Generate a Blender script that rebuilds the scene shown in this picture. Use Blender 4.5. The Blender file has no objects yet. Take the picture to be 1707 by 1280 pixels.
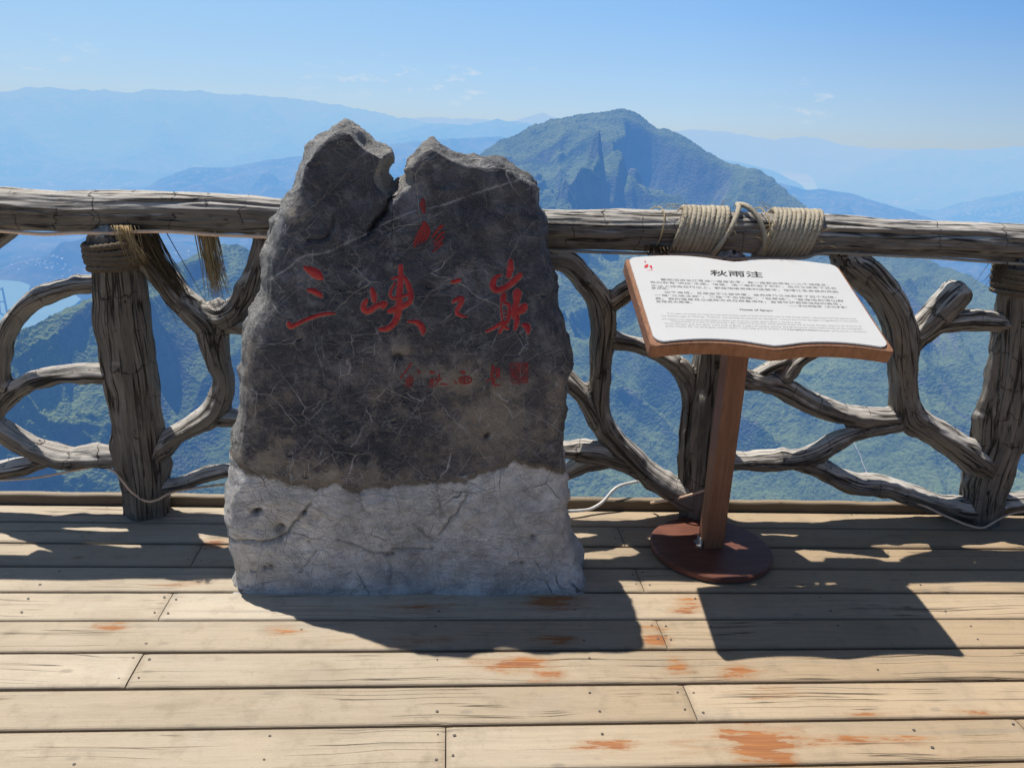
import bpy, math, random
import numpy as np
from mathutils import Vector, Matrix
from mathutils.bvhtree import BVHTree
random.seed(7); rng = np.random.default_rng(7)
scene = bpy.context.scene
COL = scene.collection

# ------------------------------------------------------------------ camera model
FPX = 1330.0; CX, CY = 853.5, 640.0
_v1 = np.array([14850, 360, FPX]); _v2 = np.array([-108, -440, FPX])
AX = _v1/np.linalg.norm(_v1); AY = _v2/np.linalg.norm(_v2)
AY = AY-AX*(AX@AY); AY /= np.linalg.norm(AY)
AZ = np.cross(AX, AY)
if AZ[1] > 0: AZ = -AZ
RW = np.stack([AX, AY, AZ]); CAM = np.array([0, 0, 1.5])
def rays(px, py):
    px = np.asarray(px, float); py = np.asarray(py, float)
    d = np.stack([px-CX, py-CY, np.full_like(px, FPX)], -1) @ RW.T
    return d/np.linalg.norm(d, axis=-1, keepdims=True)
def on_y(px, py, y):
    d = rays(px, py); return CAM+d*((y-CAM[1])/d[..., 1])[..., None]
def on_z(px, py, z=0.0):
    d = rays(px, py); return CAM+d*((z-CAM[2])/d[..., 2])[..., None]
def depth(P): return (np.asarray(P)-CAM) @ RW[:, 2]

# ------------------------------------------------------------------ helpers
def link(o, parent=None):
    COL.objects.link(o)
    if parent is not None: o.parent = parent
    return o
def tag(o, label=None, cat=None, group=None, kind=None):
    if label: o['label'] = label
    if cat: o['category'] = cat
    if group: o['group'] = group
    if kind: o['kind'] = kind
    return o
def empty(name, loc):
    o = bpy.data.objects.new(name, None); o.location = loc; o.empty_display_size = .1
    COL.objects.link(o); return o
def np_mesh(name, V, F, smooth=True):
    """V (n,3), F list of arrays (m,k) of quads / tris"""
    me = bpy.data.meshes.new(name)
    V = np.asarray(V, np.float32)
    if isinstance(F, np.ndarray): F = [F]
    F = [np.asarray(f, np.int32) for f in F if len(f)]
    me.vertices.add(len(V)); me.vertices.foreach_set('co', V.ravel())
    loops = np.concatenate([f.ravel() for f in F])
    tot = np.concatenate([np.full(len(f), f.shape[1], np.int32) for f in F])
    start = np.concatenate([[0], np.cumsum(tot)[:-1]]).astype(np.int32)
    me.loops.add(len(loops)); me.loops.foreach_set('vertex_index', loops)
    me.polygons.add(len(tot)); me.polygons.foreach_set('loop_start', start)
    me.update(calc_edges=True); me.validate()
    me.polygons.foreach_set('use_smooth', np.full(len(me.polygons), smooth))
    return me
def add_obj(name, me, mat, parent=None):
    o = bpy.data.objects.new(name, me)
    for m in (mat if isinstance(mat, (list, tuple)) else [mat]): me.materials.append(m)
    if parent is not None:
        o.parent = parent; o.location = -Vector(parent.matrix_basis.translation)
    COL.objects.link(o); return o
def fattr(me, name, arr):
    arr = np.asarray(arr, np.float32)
    a = me.attributes.new(name, 'FLOAT' if arr.ndim == 1 else 'FLOAT_VECTOR', 'POINT')
    a.data.foreach_set('value' if arr.ndim == 1 else 'vector', arr.ravel())
def getco(me):
    a = np.empty(len(me.vertices)*3, np.float32); me.vertices.foreach_get('co', a); return a.reshape(-1, 3).astype(float)
def getno(me):
    a = np.empty(len(me.vertices)*3, np.float32); me.vertex_normals.foreach_get('vector', a); return a.reshape(-1, 3).astype(float)
def setco(me, V):
    me.vertices.foreach_set('co', np.asarray(V, np.float32).ravel()); me.update()
class MB:
    """collects pieces into one mesh"""
    def __init__(s): s.V = []; s.F3 = []; s.F4 = []; s.n = 0; s.M = []; s.A = []
    def add(s, V, F, attr=None):
        V = np.asarray(V, float); F = np.asarray(F, int)
        s.V.append(V); (s.F4 if F.shape[1] == 4 else s.F3).append(F+s.n); s.n += len(V)
        if attr is not None: s.A.append(np.asarray(attr, float))
    def add2(s, V, F4, F3, attr=None):
        V = np.asarray(V, float); s.V.append(V)
        if len(F4): s.F4.append(np.asarray(F4, int)+s.n)
        if len(F3): s.F3.append(np.asarray(F3, int)+s.n)
        s.n += len(V)
        if attr is not None: s.A.append(np.asarray(attr, float))
    def box(s, lo, hi):
        x0, y0, z0 = lo; x1, y1, z1 = hi
        V = [(x0,y0,z0),(x1,y0,z0),(x1,y1,z0),(x0,y1,z0),(x0,y0,z1),(x1,y0,z1),(x1,y1,z1),(x0,y1,z1)]
        s.add(V, [(0,3,2,1),(4,5,6,7),(0,1,5,4),(1,2,6,5),(2,3,7,6),(3,0,4,7)])
    def mesh(s, name, smooth=True, attr=None):
        F = []
        if s.F4: F.append(np.concatenate(s.F4))
        if s.F3: F.append(np.concatenate(s.F3))
        me = np_mesh(name, np.concatenate(s.V), F, smooth)
        if attr and s.A: fattr(me, attr, np.concatenate(s.A))
        return me

# ------------------------------------------------------------------ noise
_perm = rng.permutation(256); _perm = np.concatenate([_perm, _perm, _perm[:2]])
_g = rng.normal(size=(256, 3)); _g /= np.linalg.norm(_g, axis=1, keepdims=True)
def pnoise(P):
    P = np.asarray(P, float); i = np.floor(P).astype(np.int64); f = P-i; i &= 255
    u = f*f*f*(f*(f*6-15)+10); out = 0
    for dx in (0, 1):
        wx = u[:, 0] if dx else 1-u[:, 0]
        for dy in (0, 1):
            wy = u[:, 1] if dy else 1-u[:, 1]
            for dz in (0, 1):
                wz = u[:, 2] if dz else 1-u[:, 2]
                h = _perm[_perm[_perm[(i[:, 0]+dx) & 255]+((i[:, 1]+dy) & 255)]+((i[:, 2]+dz) & 255)] & 255
                g = _g[h]
                out = out+wx*wy*wz*(g[:, 0]*(f[:, 0]-dx)+g[:, 1]*(f[:, 1]-dy)+g[:, 2]*(f[:, 2]-dz))
    return out*1.6
def fbm(P, oct=4, gain=.5, lac=2.03):
    P = np.asarray(P, float); a = 1.; s = 0
    for k in range(oct):
        s = s+a*pnoise(P+k*17.3); a *= gain; P = P*lac
    return s
def ridged(P, oct=5, gain=.5, lac=2.05):
    P = np.asarray(P, float); a = 1.; s = 0; w = 1.
    for k in range(oct):
        r = 1-np.abs(pnoise(P+k*9.1))*1.5; r = r*r*w; w = np.clip(r*1.5, 0, 1)
        s = s+a*r; a *= gain; P = P*lac
    return s
def sstep(a, b, x):
    t = np.clip((x-a)/(b-a), 0, 1); return t*t*(3-2*t)

# ------------------------------------------------------------------ node helpers
class NT:
    def __init__(s, name):
        s.mat = bpy.data.materials.new(name); s.mat.use_nodes = True
        s.t = s.mat.node_tree; s.t.nodes.clear()
        s.out = s.t.nodes.new('ShaderNodeOutputMaterial')
    def n(s, typ, **kw):
        nd = s.t.nodes.new(typ); ins = kw.pop('ins', {})
        for k, v in kw.items(): setattr(nd, k, v)
        for k, v in ins.items(): s.put(nd.inputs[k], v)
        return nd
    def put(s, sock, v):
        if isinstance(v, bpy.types.NodeSocket): s.t.links.new(v, sock)
        elif v is not None: sock.default_value = v
    def math(s, op, a, b=None, c=None, clamp=False):
        nd = s.t.nodes.new('ShaderNodeMath'); nd.operation = op; nd.use_clamp = clamp
        for i, v in enumerate((a, b, c)): s.put(nd.inputs[i], v)
        return nd.outputs[0]
    def vmath(s, op, a, b=None, scale=None):
        nd = s.t.nodes.new('ShaderNodeVectorMath'); nd.operation = op
        s.put(nd.inputs[0], a); s.put(nd.inputs[1], b)
        if scale is not None: s.put(nd.inputs['Scale'], scale)
        return nd.outputs['Value' if op in ('LENGTH', 'DISTANCE', 'DOT_PRODUCT') else 'Vector']
    def mix(s, f, a, b, blend='MIX'):
        nd = s.t.nodes.new('ShaderNodeMix'); nd.data_type = 'RGBA'; nd.blend_type = blend
        s.put(nd.inputs['Factor'], f)
        for k, v in ((6, a), (7, b)):
            if isinstance(v, (tuple, list)) and len(v) == 3: v = (*v, 1)
            s.put(nd.inputs[k], v)
        return nd.outputs[2]
    def noise(s, vec, scale, detail=4, rough=.55, dist=0., out='Fac'):
        nd = s.n('ShaderNodeTexNoise', ins={'Vector': vec, 'Scale': scale, 'Detail': detail, 'Roughness': rough, 'Distortion': dist})
        return nd.outputs[out]
    def voro(s, vec, scale, feature='F1', rand=1., out='Distance'):
        nd = s.n('ShaderNodeTexVoronoi', feature=feature, ins={'Vector': vec, 'Scale': scale, 'Randomness': rand})
        return nd.outputs[out]
    def ramp(s, f, stops, interp='LINEAR'):
        nd = s.t.nodes.new('ShaderNodeValToRGB'); nd.color_ramp.interpolation = interp
        el = nd.color_ramp.elements
        while len(el) < len(stops): el.new(.5)
        for e, (p, c) in zip(el, stops):
            e.position = p; e.color = (c, c, c, 1) if not isinstance(c, (tuple, list)) else (*c, 1)
        s.put(nd.inputs[0], f); return nd.outputs[0]
    def rng(s, f, a, b, c=0., d=1., smooth=False):
        nd = s.t.nodes.new('ShaderNodeMapRange'); nd.clamp = True
        if smooth: nd.interpolation_type = 'SMOOTHSTEP'
        for i, v in enumerate((f, a, b, c, d)): s.put(nd.inputs[i], v)
        return nd.outputs[0]
    def attr(s, name, out='Fac'):
        nd = s.t.nodes.new('ShaderNodeAttribute'); nd.attribute_name = name; return nd.outputs[out]
    def mapping(s, vec, scale=(1, 1, 1), rot=(0, 0, 0), loc=(0, 0, 0)):
        nd = s.n('ShaderNodeMapping', ins={'Vector': vec, 'Location': loc, 'Rotation': rot, 'Scale': scale}); return nd.outputs[0]
    def pos(s): return s.n('ShaderNodeNewGeometry').outputs['Position']
    def bump(s, h, dist, strength=1., normal=None):
        nd = s.n('ShaderNodeBump', ins={'Height': h, 'Distance': dist, 'Strength': strength})
        if normal is not None: s.put(nd.inputs['Normal'], normal)
        return nd.outputs[0]
    def finish(s, color, rough=.8, normal=None, spec=.3, **extra):
        b = s.n('ShaderNodeBsdfPrincipled'); s.put(b.inputs['Base Color'], (*color, 1) if isinstance(color, (tuple, list)) and len(color) == 3 else color)
        s.put(b.inputs['Roughness'], rough); s.put(b.inputs['Specular IOR Level'], spec)
        if normal is not None: s.put(b.inputs['Normal'], normal)
        for k, v in extra.items(): s.put(b.inputs[k], v)
        s.t.links.new(b.outputs[0], s.out.inputs[0]); return s.mat

# ================================================================== MATERIALS
def mat_wood():
    m = NT('weathered_wood'); g = m.attr('grain', 'Vector')
    p1 = m.mapping(g, (1, 1, .07)); p2 = m.mapping(g, (1, 1, .16)); p3 = m.mapping(g, (1, 1, .035))
    fine = m.noise(p1, 150, 5, .65)
    mid = m.noise(p2, 28, 5, .6, .3)
    big = m.noise(g, 7, 3, .6)
    n3 = m.noise(p3, 26, 3, .5, .2)
    crack = m.rng(m.math('ABSOLUTE', m.math('SUBTRACT', n3, .5)), .006, .030, 1, 0)
    crack = m.math('MULTIPLY', crack, m.rng(m.noise(g, 6, 2), .36, .48))
    n4 = m.noise(m.mapping(g, (1, 1, .05), loc=(5, 9, 1)), 44, 3, .5, .2)
    crack = m.math('MAXIMUM', crack, m.math('MULTIPLY', m.rng(m.math('ABSOLUTE', m.math('SUBTRACT', n4, .5)), .003, .012, .55, 0), m.rng(m.noise(g, 8, 2), .44, .52)))
    # cross checks: thin rings across the limb
    z = m.n('ShaderNodeSeparateXYZ', ins={0: g}).outputs[2]
    zz = m.math('ADD', m.math('MULTIPLY', z, 8.0), m.math('MULTIPLY', m.noise(g, 14, 3), 1.1))
    tri = m.math('ABSOLUTE', m.math('SUBTRACT', m.math('FRACT', zz), .5))
    check = m.math('MULTIPLY', m.rng(tri, .010, .026, 1, 0), m.rng(m.noise(g, 11, 2), .46, .54))
    col = m.ramp(mid, [(.25, (.145, .128, .11)), (.42, (.23, .206, .18)), (.60, (.305, .276, .242)), (.78, (.39, .36, .32))])
    col = m.mix(m.rng(fine, .35, .7, .0, .55), m.mix(1, col, (.62, .60, .58), 'MULTIPLY'), m.mix(1, col, (1.22, 1.20, 1.15), 'MULTIPLY'))
    col = m.mix(m.rng(big, .45, .66, 0, .55), col, (.20, .178, .152))
    stain = m.noise(m.mapping(g, (1, 1, .22), loc=(3, 1, 2)), 13, 4, .6)
    col = m.mix(m.rng(stain, .57, .67, 0, .5), col, (.062, .056, .052))
    col = m.mix(m.rng(m.noise(g, 3.1, 4), .54, .74, 0, .45), col, (.40, .33, .25))
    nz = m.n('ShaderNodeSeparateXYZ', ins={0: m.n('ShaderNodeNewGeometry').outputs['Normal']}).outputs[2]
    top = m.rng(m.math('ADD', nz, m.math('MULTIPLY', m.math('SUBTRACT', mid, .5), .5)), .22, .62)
    col = m.mix(m.math('MULTIPLY', top, .86), col, m.mix(m.rng(mid, .3, .7), (.56, .51, .45), (.80, .76, .70)))  # sunlit tops painted in: upward faces get a paler colour
    col = m.mix(m.math('MULTIPLY', crack, .88), col, (.020, .017, .014))
    col = m.mix(m.math('MULTIPLY', check, .75), col, (.025, .021, .017))
    h = m.math('ADD', m.math('MULTIPLY', fine, .35), m.math('MULTIPLY', mid, .8))
    h = m.math('SUBTRACT', h, m.math('MULTIPLY', m.math('ADD', crack, m.math('MULTIPLY', check, .25)), .9))
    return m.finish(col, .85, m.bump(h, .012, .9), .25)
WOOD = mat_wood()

def mat_deck():
    m = NT('deck_planks'); p = m.pos(); rnd = m.attr('plank'); st = m.attr('stain'); ed = m.attr('edge')
    off = m.n('ShaderNodeCombineXYZ', ins={0: m.math('MULTIPLY', rnd, 37.), 1: m.math('MULTIPLY', rnd, 11.), 2: m.math('MULTIPLY', rnd, 23.)}).outputs[0]
    q = m.vmath('ADD', p, off)
    warp = m.noise(q, 2.2, 2, .5, 0, 'Color')
    q2 = m.vmath('ADD', q, m.vmath('MULTIPLY', m.vmath('SUBTRACT', warp, (.5, .5, .5)), (0, .06, 0)))
    g1 = m.noise(m.mapping(q2, (.045, 1, 1)), 220, 4, .6)
    g2 = m.noise(m.mapping(q2, (.03, 1, 1)), 55, 4, .6)
    g3 = m.noise(m.mapping(q2, (.012, 1, 1)), 30, 3, .5)
    blot = m.noise(q, 3.4, 5, .6); dirt = m.noise(q, 14, 5, .65)
    base = m.mix(m.math('FRACT', m.math('MULTIPLY', rnd, 7.31)), (.655, .55, .41), (.72, .625, .49))
    base = m.mix(m.rng(g2, .42, .75, 0, .38), base, (.50, .42, .315))
    base = m.mix(m.rng(g1, .50, .80, 0, .28), base, (.36, .305, .225))
    base = m.mix(m.rng(blot, .46, .74, 0, .6), base, (.53, .455, .345))
    base = m.mix(m.rng(m.noise(m.mapping(q, (.6, 1, 1), loc=(2, 7, 1)), 6.5, 4, .6), .54, .76, 0, .55), base, (.66, .60, .51))
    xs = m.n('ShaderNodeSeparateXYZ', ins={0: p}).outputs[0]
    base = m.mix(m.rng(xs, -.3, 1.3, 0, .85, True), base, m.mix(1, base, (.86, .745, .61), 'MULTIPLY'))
    base = m.mix(m.rng(dirt, .54, .78, 0, .55), base, (.32, .255, .185))
    base = m.mix(m.math('MULTIPLY', m.rng(g1, .60, .85, 0, .40), m.rng(blot, .52, .64)), base, (.16, .135, .115))
    # grey weathered bands along the grain
    base = m.mix(m.math('MULTIPLY', m.rng(g3, .58, .70, 0, 1), m.rng(m.noise(q, 1.7, 2), .50, .62, 0, .6)), base, (.36, .325, .28))
    # splits
    sp = m.rng(m.math('ABSOLUTE', m.math('SUBTRACT', g3, .5)), .002, .009, 1, 0)
    sp = m.math('MULTIPLY', sp, m.rng(m.noise(q, 2.6, 2), .50, .58))
    base = m.mix(m.math('MULTIPLY', sp, .8), base, (.07, .055, .04))
    # one long check down the middle of many planks, and shallow grey dents
    cv = m.attr('mid'); cw = m.math('ADD', cv, m.math('MULTIPLY', m.math('SUBTRACT', m.noise(m.mapping(q, (.5, .02, 1)), 2.2, 3, .6), .5), .16))
    mc = m.math('MULTIPLY', m.rng(m.math('ABSOLUTE', cw), .004, .014, 1, 0), m.rng(m.noise(q, 1.6, 3), .52, .60))
    base = m.mix(m.math('MULTIPLY', mc, .62), base, (.13, .10, .072))
    base = m.mix(m.rng(m.noise(m.mapping(q, (.35, 1, 1), loc=(8, 3, 5)), 9, 6, .7), .50, .72, 0, .5), base, (.44, .36, .265))
    base = m.mix(m.rng(m.noise(q, 120, 4, .75), .56, .78, 0, .5), base, (.36, .29, .21))
    base = m.mix(m.math('FRACT', m.math('MULTIPLY', rnd, 13.7)), m.mix(1, base, (.80, .775, .74), 'MULTIPLY'), base)
    dv = m.voro(m.mapping(q, (.75, 1.7, 1), loc=(3.3, 1.7, 0)), 6.5)
    base = m.mix(m.rng(m.math('ADD', dv, m.math('MULTIPLY', m.math('SUBTRACT', dirt, .5), .10)), .05, .11, .6, 0), base, (.33, .285, .225))
    # knots
    kv = m.voro(m.mapping(q, (1.0, 1.9, 1)), 3.1)
    kr = m.math('ADD', kv, m.math('MULTIPLY', m.math('SUBTRACT', m.noise(q, 40, 2), .5), .05))
    base = m.mix(m.rng(kr, .03, .085, .75, 0), base, (.33, .215, .12))
    base = m.mix(m.rng(kr, .012, .035, .85, 0), base, (.10, .065, .04))
    # remaining varnish in orange flakes
    sn = m.noise(m.mapping(q2, (.16, 1, 1)), 46, 6, .72)
    sm = m.rng(m.math('ADD', st, m.math('MULTIPLY', m.math('SUBTRACT', sn, .5), 2.6)), .56, .70)
    scol = m.mix(m.rng(g2, .35, .65), (.30, .075, .012), (.54, .195, .035))
    base = m.mix(m.math('MULTIPLY', sm, .80), base, scol)
    halo = m.rng(m.math('ADD', st, m.math('MULTIPLY', m.math('SUBTRACT', sn, .5), 1.6)), .22, .42)
    base = m.mix(m.math('MULTIPLY', m.math('SUBTRACT', halo, sm, clamp=True), .35), base, (.42, .22, .10))
    base = m.mix(m.rng(ed, .0, .8, 0, .45), base, (.16, .125, .09))
    base = m.mix(m.rng(ed, 1., 2., 0, .8), base, (.075, .058, .042))  # kerb front: its shade painted in as dark brown
    h = m.math('ADD', m.math('MULTIPLY', g1, .5), m.math('SUBTRACT', m.math('MULTIPLY', g2, .7), m.math('MULTIPLY', sp, 1.2)))
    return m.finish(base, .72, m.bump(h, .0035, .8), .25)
DECK = mat_deck()

def mat_rock():
    m = NT('boulder_limestone'); p = m.pos(); zone = m.attr('zone'); vein = m.attr('vein'); crk = m.attr('crack'); tan = m.attr('tan')
    w1 = m.vmath('MULTIPLY', m.vmath('SUBTRACT', m.noise(p, 5, 4, .6, 0, 'Color'), (.5, .5, .5)), (.05, .05, .05))
    w2 = m.vmath('MULTIPLY', m.vmath('SUBTRACT', m.noise(p, 26, 3, .6, 0, 'Color'), (.5, .5, .5)), (.007, .007, .007))
    q = m.vmath('ADD', m.vmath('ADD', p, w1), w2)
    patch = m.noise(p, 4.0, 4, .6); patch2 = m.noise(m.mapping(p, (1, 1, 1), loc=(4, 2, 7)), 7, 4, .65)
    def lines(scale, w, thr, seed, rot=0, sc=(1, 1, 1)):
        v = m.voro(m.mapping(q, sc, (0, rot, 0), (seed, seed*.7, seed*1.3)), scale, 'DISTANCE_TO_EDGE')
        l = m.rng(v, w*.25, w, 1, 0)
        return m.math('MULTIPLY', l, m.rng(m.noise(m.mapping(p, loc=(seed, 1, 3)), 8, 3, .6), thr, thr+.15))
    L = lines(5.5, .010, .40, 1.)
    L = m.math('MAXIMUM', L, lines(3.1, .0055, .40, 21., .5, (1, 1, 1.5)))
    L = m.math('MAXIMUM', L, m.math('MULTIPLY', lines(8, .014, .44, 31., -.6, (1, 1, 3.2)), .9))
    L = m.math('MAXIMUM', L, m.math('MULTIPLY', lines(16, .03, .45, 35., 1.0, (1, 1, 4.)), .8))
    L = m.math('MAXIMUM', L, m.math('MULTIPLY', lines(12, .022, .44, 5., .6, (1, 1, 1.9)), .8))
    L = m.math('MAXIMUM', L, m.math('MULTIPLY', lines(24, .030, .50, 9., -.8, (1, 1, 3.6)), .45))
    # straight hairline scratches
    def scr(rot, seed, k):
        c = m.mapping(p, (1, 1, 1), (0, rot, 0), (seed, 0, seed)); c = m.mapping(c, (.07, 1, 1))
        nn = m.noise(c, 22, 2, .5, .0)
        return m.math('MULTIPLY', m.rng(m.math('ABSOLUTE', m.math('SUBTRACT', nn, .5)), .0015, .008, 1, 0), m.rng(m.noise(m.mapping(p, loc=(seed, 5, 1)), 2.8, 3), .50, .60, 0, k))
    for r_, s_, k_ in ((.75, 3., .6), (-.9, 8., .5), (.1, 12., .5), (.45, 23., .5), (1.1, 34., .45)): L = m.math('MAXIMUM', L, scr(r_, s_, k_))
    speck = m.noise(p, 130, 4, .7); cloud = m.noise(p, 11, 5, .65)
    dark = m.mix(m.rng(patch, .35, .65), (.045, .047, .056), (.095, .090, .088))
    dark = m.mix(m.rng(speck, .4, .75, 0, .6), dark, (.15, .142, .132))
    dark = m.mix(m.rng(cloud, .54, .78, 0, .45), dark, (.19, .175, .152))
    region = m.noise(m.mapping(p, loc=(7, 2, 4)), 2.6, 3, .55)
    dark = m.mix(m.rng(region, .50, .66, 0, .75), dark, m.mix(m.rng(cloud, .35, .65), (.030, .033, .043), (.060, .063, .074)))
    dark = m.mix(m.rng(region, .50, .36, 0, .5), dark, m.mix(m.rng(cloud, .35, .65), (.085, .074, .064), (.165, .145, .122)))
    zz = m.n('ShaderNodeSeparateXYZ', ins={0: p}).outputs[2]
    hi = m.rng(m.math('ADD', zz, m.math('MULTIPLY', m.math('SUBTRACT', region, .5), .9)), .70, 1.05)
    dark = m.mix(m.math('MULTIPLY', hi, .55), dark, m.mix(m.rng(cloud, .35, .7), (.034, .038, .052), (.11, .115, .13)))
    net = m.rng(m.math('ADD', m.noise(p, 17, 6, .72), m.math('MULTIPLY', m.rng(tan, 0, 1), .26)), .51, .72, 0, .70)
    dark = m.mix(net, dark, m.mix(hi, (.34, .285, .22), (.26, .26, .27)))
    zt = m.rng(tan, 0., 1., 0, .45)
    tanm = m.rng(m.math('ADD', patch2, m.math('MULTIPLY', zt, .55)), .66, .80, 0, .8)
    dark = m.mix(tanm, dark, m.mix(m.rng(cloud, .3, .7), (.22, .18, .125), (.42, .37, .29)))
    lcol = m.mix(m.rng(cloud, .4, .6), (.50, .44, .36), (.50, .495, .485))
    dark = m.mix(m.math('MULTIPLY', L, m.math('ADD', m.rng(m.noise(m.mapping(p, loc=(9, 9, 2)), 3.3, 3, .6), .40, .60, .22, .80), zt)), dark, lcol)
    dark = m.mix(1, dark, (1.12, 1.13, 1.19), 'MULTIPLY')
    vm = m.rng(m.math('ADD', m.math('MULTIPLY', vein, .92), m.math('MULTIPLY', m.math('SUBTRACT', m.noise(m.mapping(m.mapping(p, (1, 1, 1), (0, .5, 0)), (.35, 1, 1.6)), 60, 5, .7), .5), 1.9)), .48, .80)
    dark = m.mix(m.math('MULTIPLY', vm, .62), dark, (.50, .51, .54))
    brk = m.rng(m.math('ADD', m.attr('flank'), m.math('MULTIPLY', m.math('SUBTRACT', m.noise(p, 30, 4, .65), .5), .9)), .40, .75, 0, .85)  # pale broken stone, also brightened to paint the lit left and top rims
    dark = m.mix(brk, dark, m.mix(m.rng(speck, .35, .7), (.26, .25, .235), (.52, .50, .47)))
    # cast base, smoother and paler
    pit = m.rng(m.voro(m.mapping(p, (1, 1, 1.4)), 15), .10, .20, 1, 0); pit = m.math('MULTIPLY', pit, m.rng(m.noise(p, 5, 2), .52, .6))
    b1 = m.noise(p, 6, 5, .6); b2 = m.noise(m.mapping(p, (1, 1, 1.6), loc=(3, 3, 3)), 19, 5, .65)
    pale = m.mix(m.rng(b1, .35, .65), (.54, .535, .53), (.90, .885, .86))
    pale = m.mix(m.rng(b2, .45, .75, 0, .7), pale, (.36, .325, .28))
    pale = m.mix(m.rng(m.noise(p, 45, 5, .7), .5, .78, 0, .5), pale, (.24, .24, .25))
    pv = m.math('MULTIPLY', m.rng(m.voro(q, 4.2, 'DISTANCE_TO_EDGE'), .002, .009, 1, 0), m.rng(b1, .50, .6))
    pale = m.mix(m.math('MULTIPLY', pv, .7), pale, (.10, .095, .09))
    zf = m.rng(m.math('ADD', zone, m.math('MULTIPLY', m.math('SUBTRACT', m.noise(p, 22, 5, .65), .5), .8)), .44, .56)
    band = m.math('MULTIPLY', m.rng(m.math('ABSOLUTE', m.math('SUBTRACT', m.math('ADD', zone, m.math('MULTIPLY', m.math('SUBTRACT', cloud, .5), .8)), .40)), .0, .28, 1, 0), .75)
    col = m.mix(zf, dark, pale)
    col = m.mix(band, col, (.27, .215, .145))
    col = m.mix(m.math('MULTIPLY', crk, .9), col, (.015, .015, .015))
    h = m.math('ADD', m.math('MULTIPLY', m.noise(p, 28, 6, .65), 1.), m.math('MULTIPLY', speck, .35))
    h = m.math('ADD', h, m.math('MULTIPLY', m.math('SUBTRACT', L, m.math('MULTIPLY', pv, 1.5)), .25))
    return m.finish(col, m.rng(zf, 0, 1, .62, .85), m.bump(m.math('SUBTRACT', h, m.math('MULTIPLY', pit, .8)), .018, .9), .3)
ROCK = mat_rock()

def mat_red():
    m = NT('red_carving_paint'); p = m.pos(); n = m.noise(p, 60, 4, .6)
    c = m.mix(m.rng(n, .3, .7), (.34, .012, .012), (.56, .035, .028))
    c = m.mix(m.rng(m.noise(p, 170, 3, .7), .60, .72, 0, .75), c, (.10, .085, .08))
    return m.finish(c, .42, m.bump(n, .003, .5), .5)
RED = mat_red()
def mat_red_thin():
    m = NT('thin_red_paint'); p = m.pos()
    c = m.mix(m.rng(m.noise(p, 130, 4, .7), .46, .58, 0, .75), (.42, .025, .022), (.11, .075, .07))
    return m.finish(c, .6)
RED_THIN = mat_red_thin()
def mat_chip():
    m = NT('chipped_stone_edge'); p = m.pos(); n = m.noise(p, 90, 4, .7)
    return m.finish(m.mix(m.rng(n, .38, .62), (.085, .082, .08), (.34, .32, .30)), .8, m.bump(n, .006, .8), .3)
CHIP = mat_chip()

def mat_sign_wood(name, a, b, sc):
    m = NT(name); o = m.n('ShaderNodeTexCoord').outputs['Object']
    g = m.noise(m.mapping(o, sc), 60, 5, .6); f = m.noise(m.mapping(o, tuple(x*1.0 for x in sc)), 240, 3, .6)
    c = m.mix(m.rng(g, .3, .7), a, b)
    c = m.mix(m.rng(f, .50, .75, 0, .6), c, tuple(x*.45 for x in a))
    c = m.mix(m.rng(m.noise(o, 9, 4), .55, .8, 0, .35), c, tuple(min(1, x*1.35) for x in b))
    return m.finish(c, .5, m.bump(m.math('ADD', g, f), .003, .5), .35)
SIGN_POST = mat_sign_wood('varnished_post_wood', (.20, .088, .046), (.33, .155, .085), (1, 1, .06))
SIGN_BOARD = mat_sign_wood('varnished_board_wood', (.28, .125, .062), (.42, .205, .11), (1, .12, .5))
SIGN_BASE = mat_sign_wood('red_brown_base_wood', (.15, .056, .036), (.25, .095, .060), (.08, 1, 1))
def mat_plain(name, c, rough=.5, nz=.12, scale=30, spec=.4):
    m = NT(name); p = m.pos(); n = m.noise(p, scale, 4, .6)
    return m.finish(m.mix(m.rng(n, .3, .7), tuple(x*(1-nz) for x in c), tuple(min(1, x*(1+nz)) for x in c)), rough, None, spec)
PANEL = mat_plain('white_panel', (.80, .80, .79), .35, .02, 8)
INK = mat_plain('black_ink', (.06, .06, .062), .6, .1, 400)
INK_SOFT = mat_plain('soft_black_ink', (.20, .20, .205), .6, .1, 400)
INK_GREY = mat_plain('grey_ink', (.36, .36, .36), .6, .1, 400)
PANEL_RED = mat_plain('red_ink', (.70, .045, .055), .6, .05, 300)
NAIL = mat_plain('nail_head', (.13, .11, .09), .6, .3, 90)
CABLE_TAN = mat_plain('tan_cable', (.78, .56, .40), .45, .15, 14)
CABLE_WHITE = mat_plain('white_cable', (.78, .76, .72), .4, .06, 14)
CABLE_GREY = mat_plain('grey_cable', (.30, .275, .235), .5, .2, 14)
def mat_rope(name, a, b):
    m = NT(name); g = m.attr('grain', 'Vector')
    n = m.noise(m.mapping(g, (1, 1, .25)), 500, 3, .65); k = m.noise(g, 24, 3)
    c = m.mix(m.rng(n, .3, .7), a, b); c = m.mix(m.rng(k, .45, .7, 0, .5), c, tuple(x*.6 for x in a))
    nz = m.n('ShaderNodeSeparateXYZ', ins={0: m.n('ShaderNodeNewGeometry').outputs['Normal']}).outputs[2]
    c = m.mix(m.rng(nz, -.1, .45, .62, 0), c, tuple(x*.30 for x in a))  # shade painted into the colour: faces turned down are darkened
    return m.finish(c, .9, m.bump(n, .003, .8), .15)
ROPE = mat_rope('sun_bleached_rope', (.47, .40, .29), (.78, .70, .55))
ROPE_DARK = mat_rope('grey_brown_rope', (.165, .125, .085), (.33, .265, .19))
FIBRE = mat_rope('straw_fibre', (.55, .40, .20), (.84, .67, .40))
FIBRE_DARK = mat_rope('brown_fibre', (.10, .072, .045), (.26, .19, .11))

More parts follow.
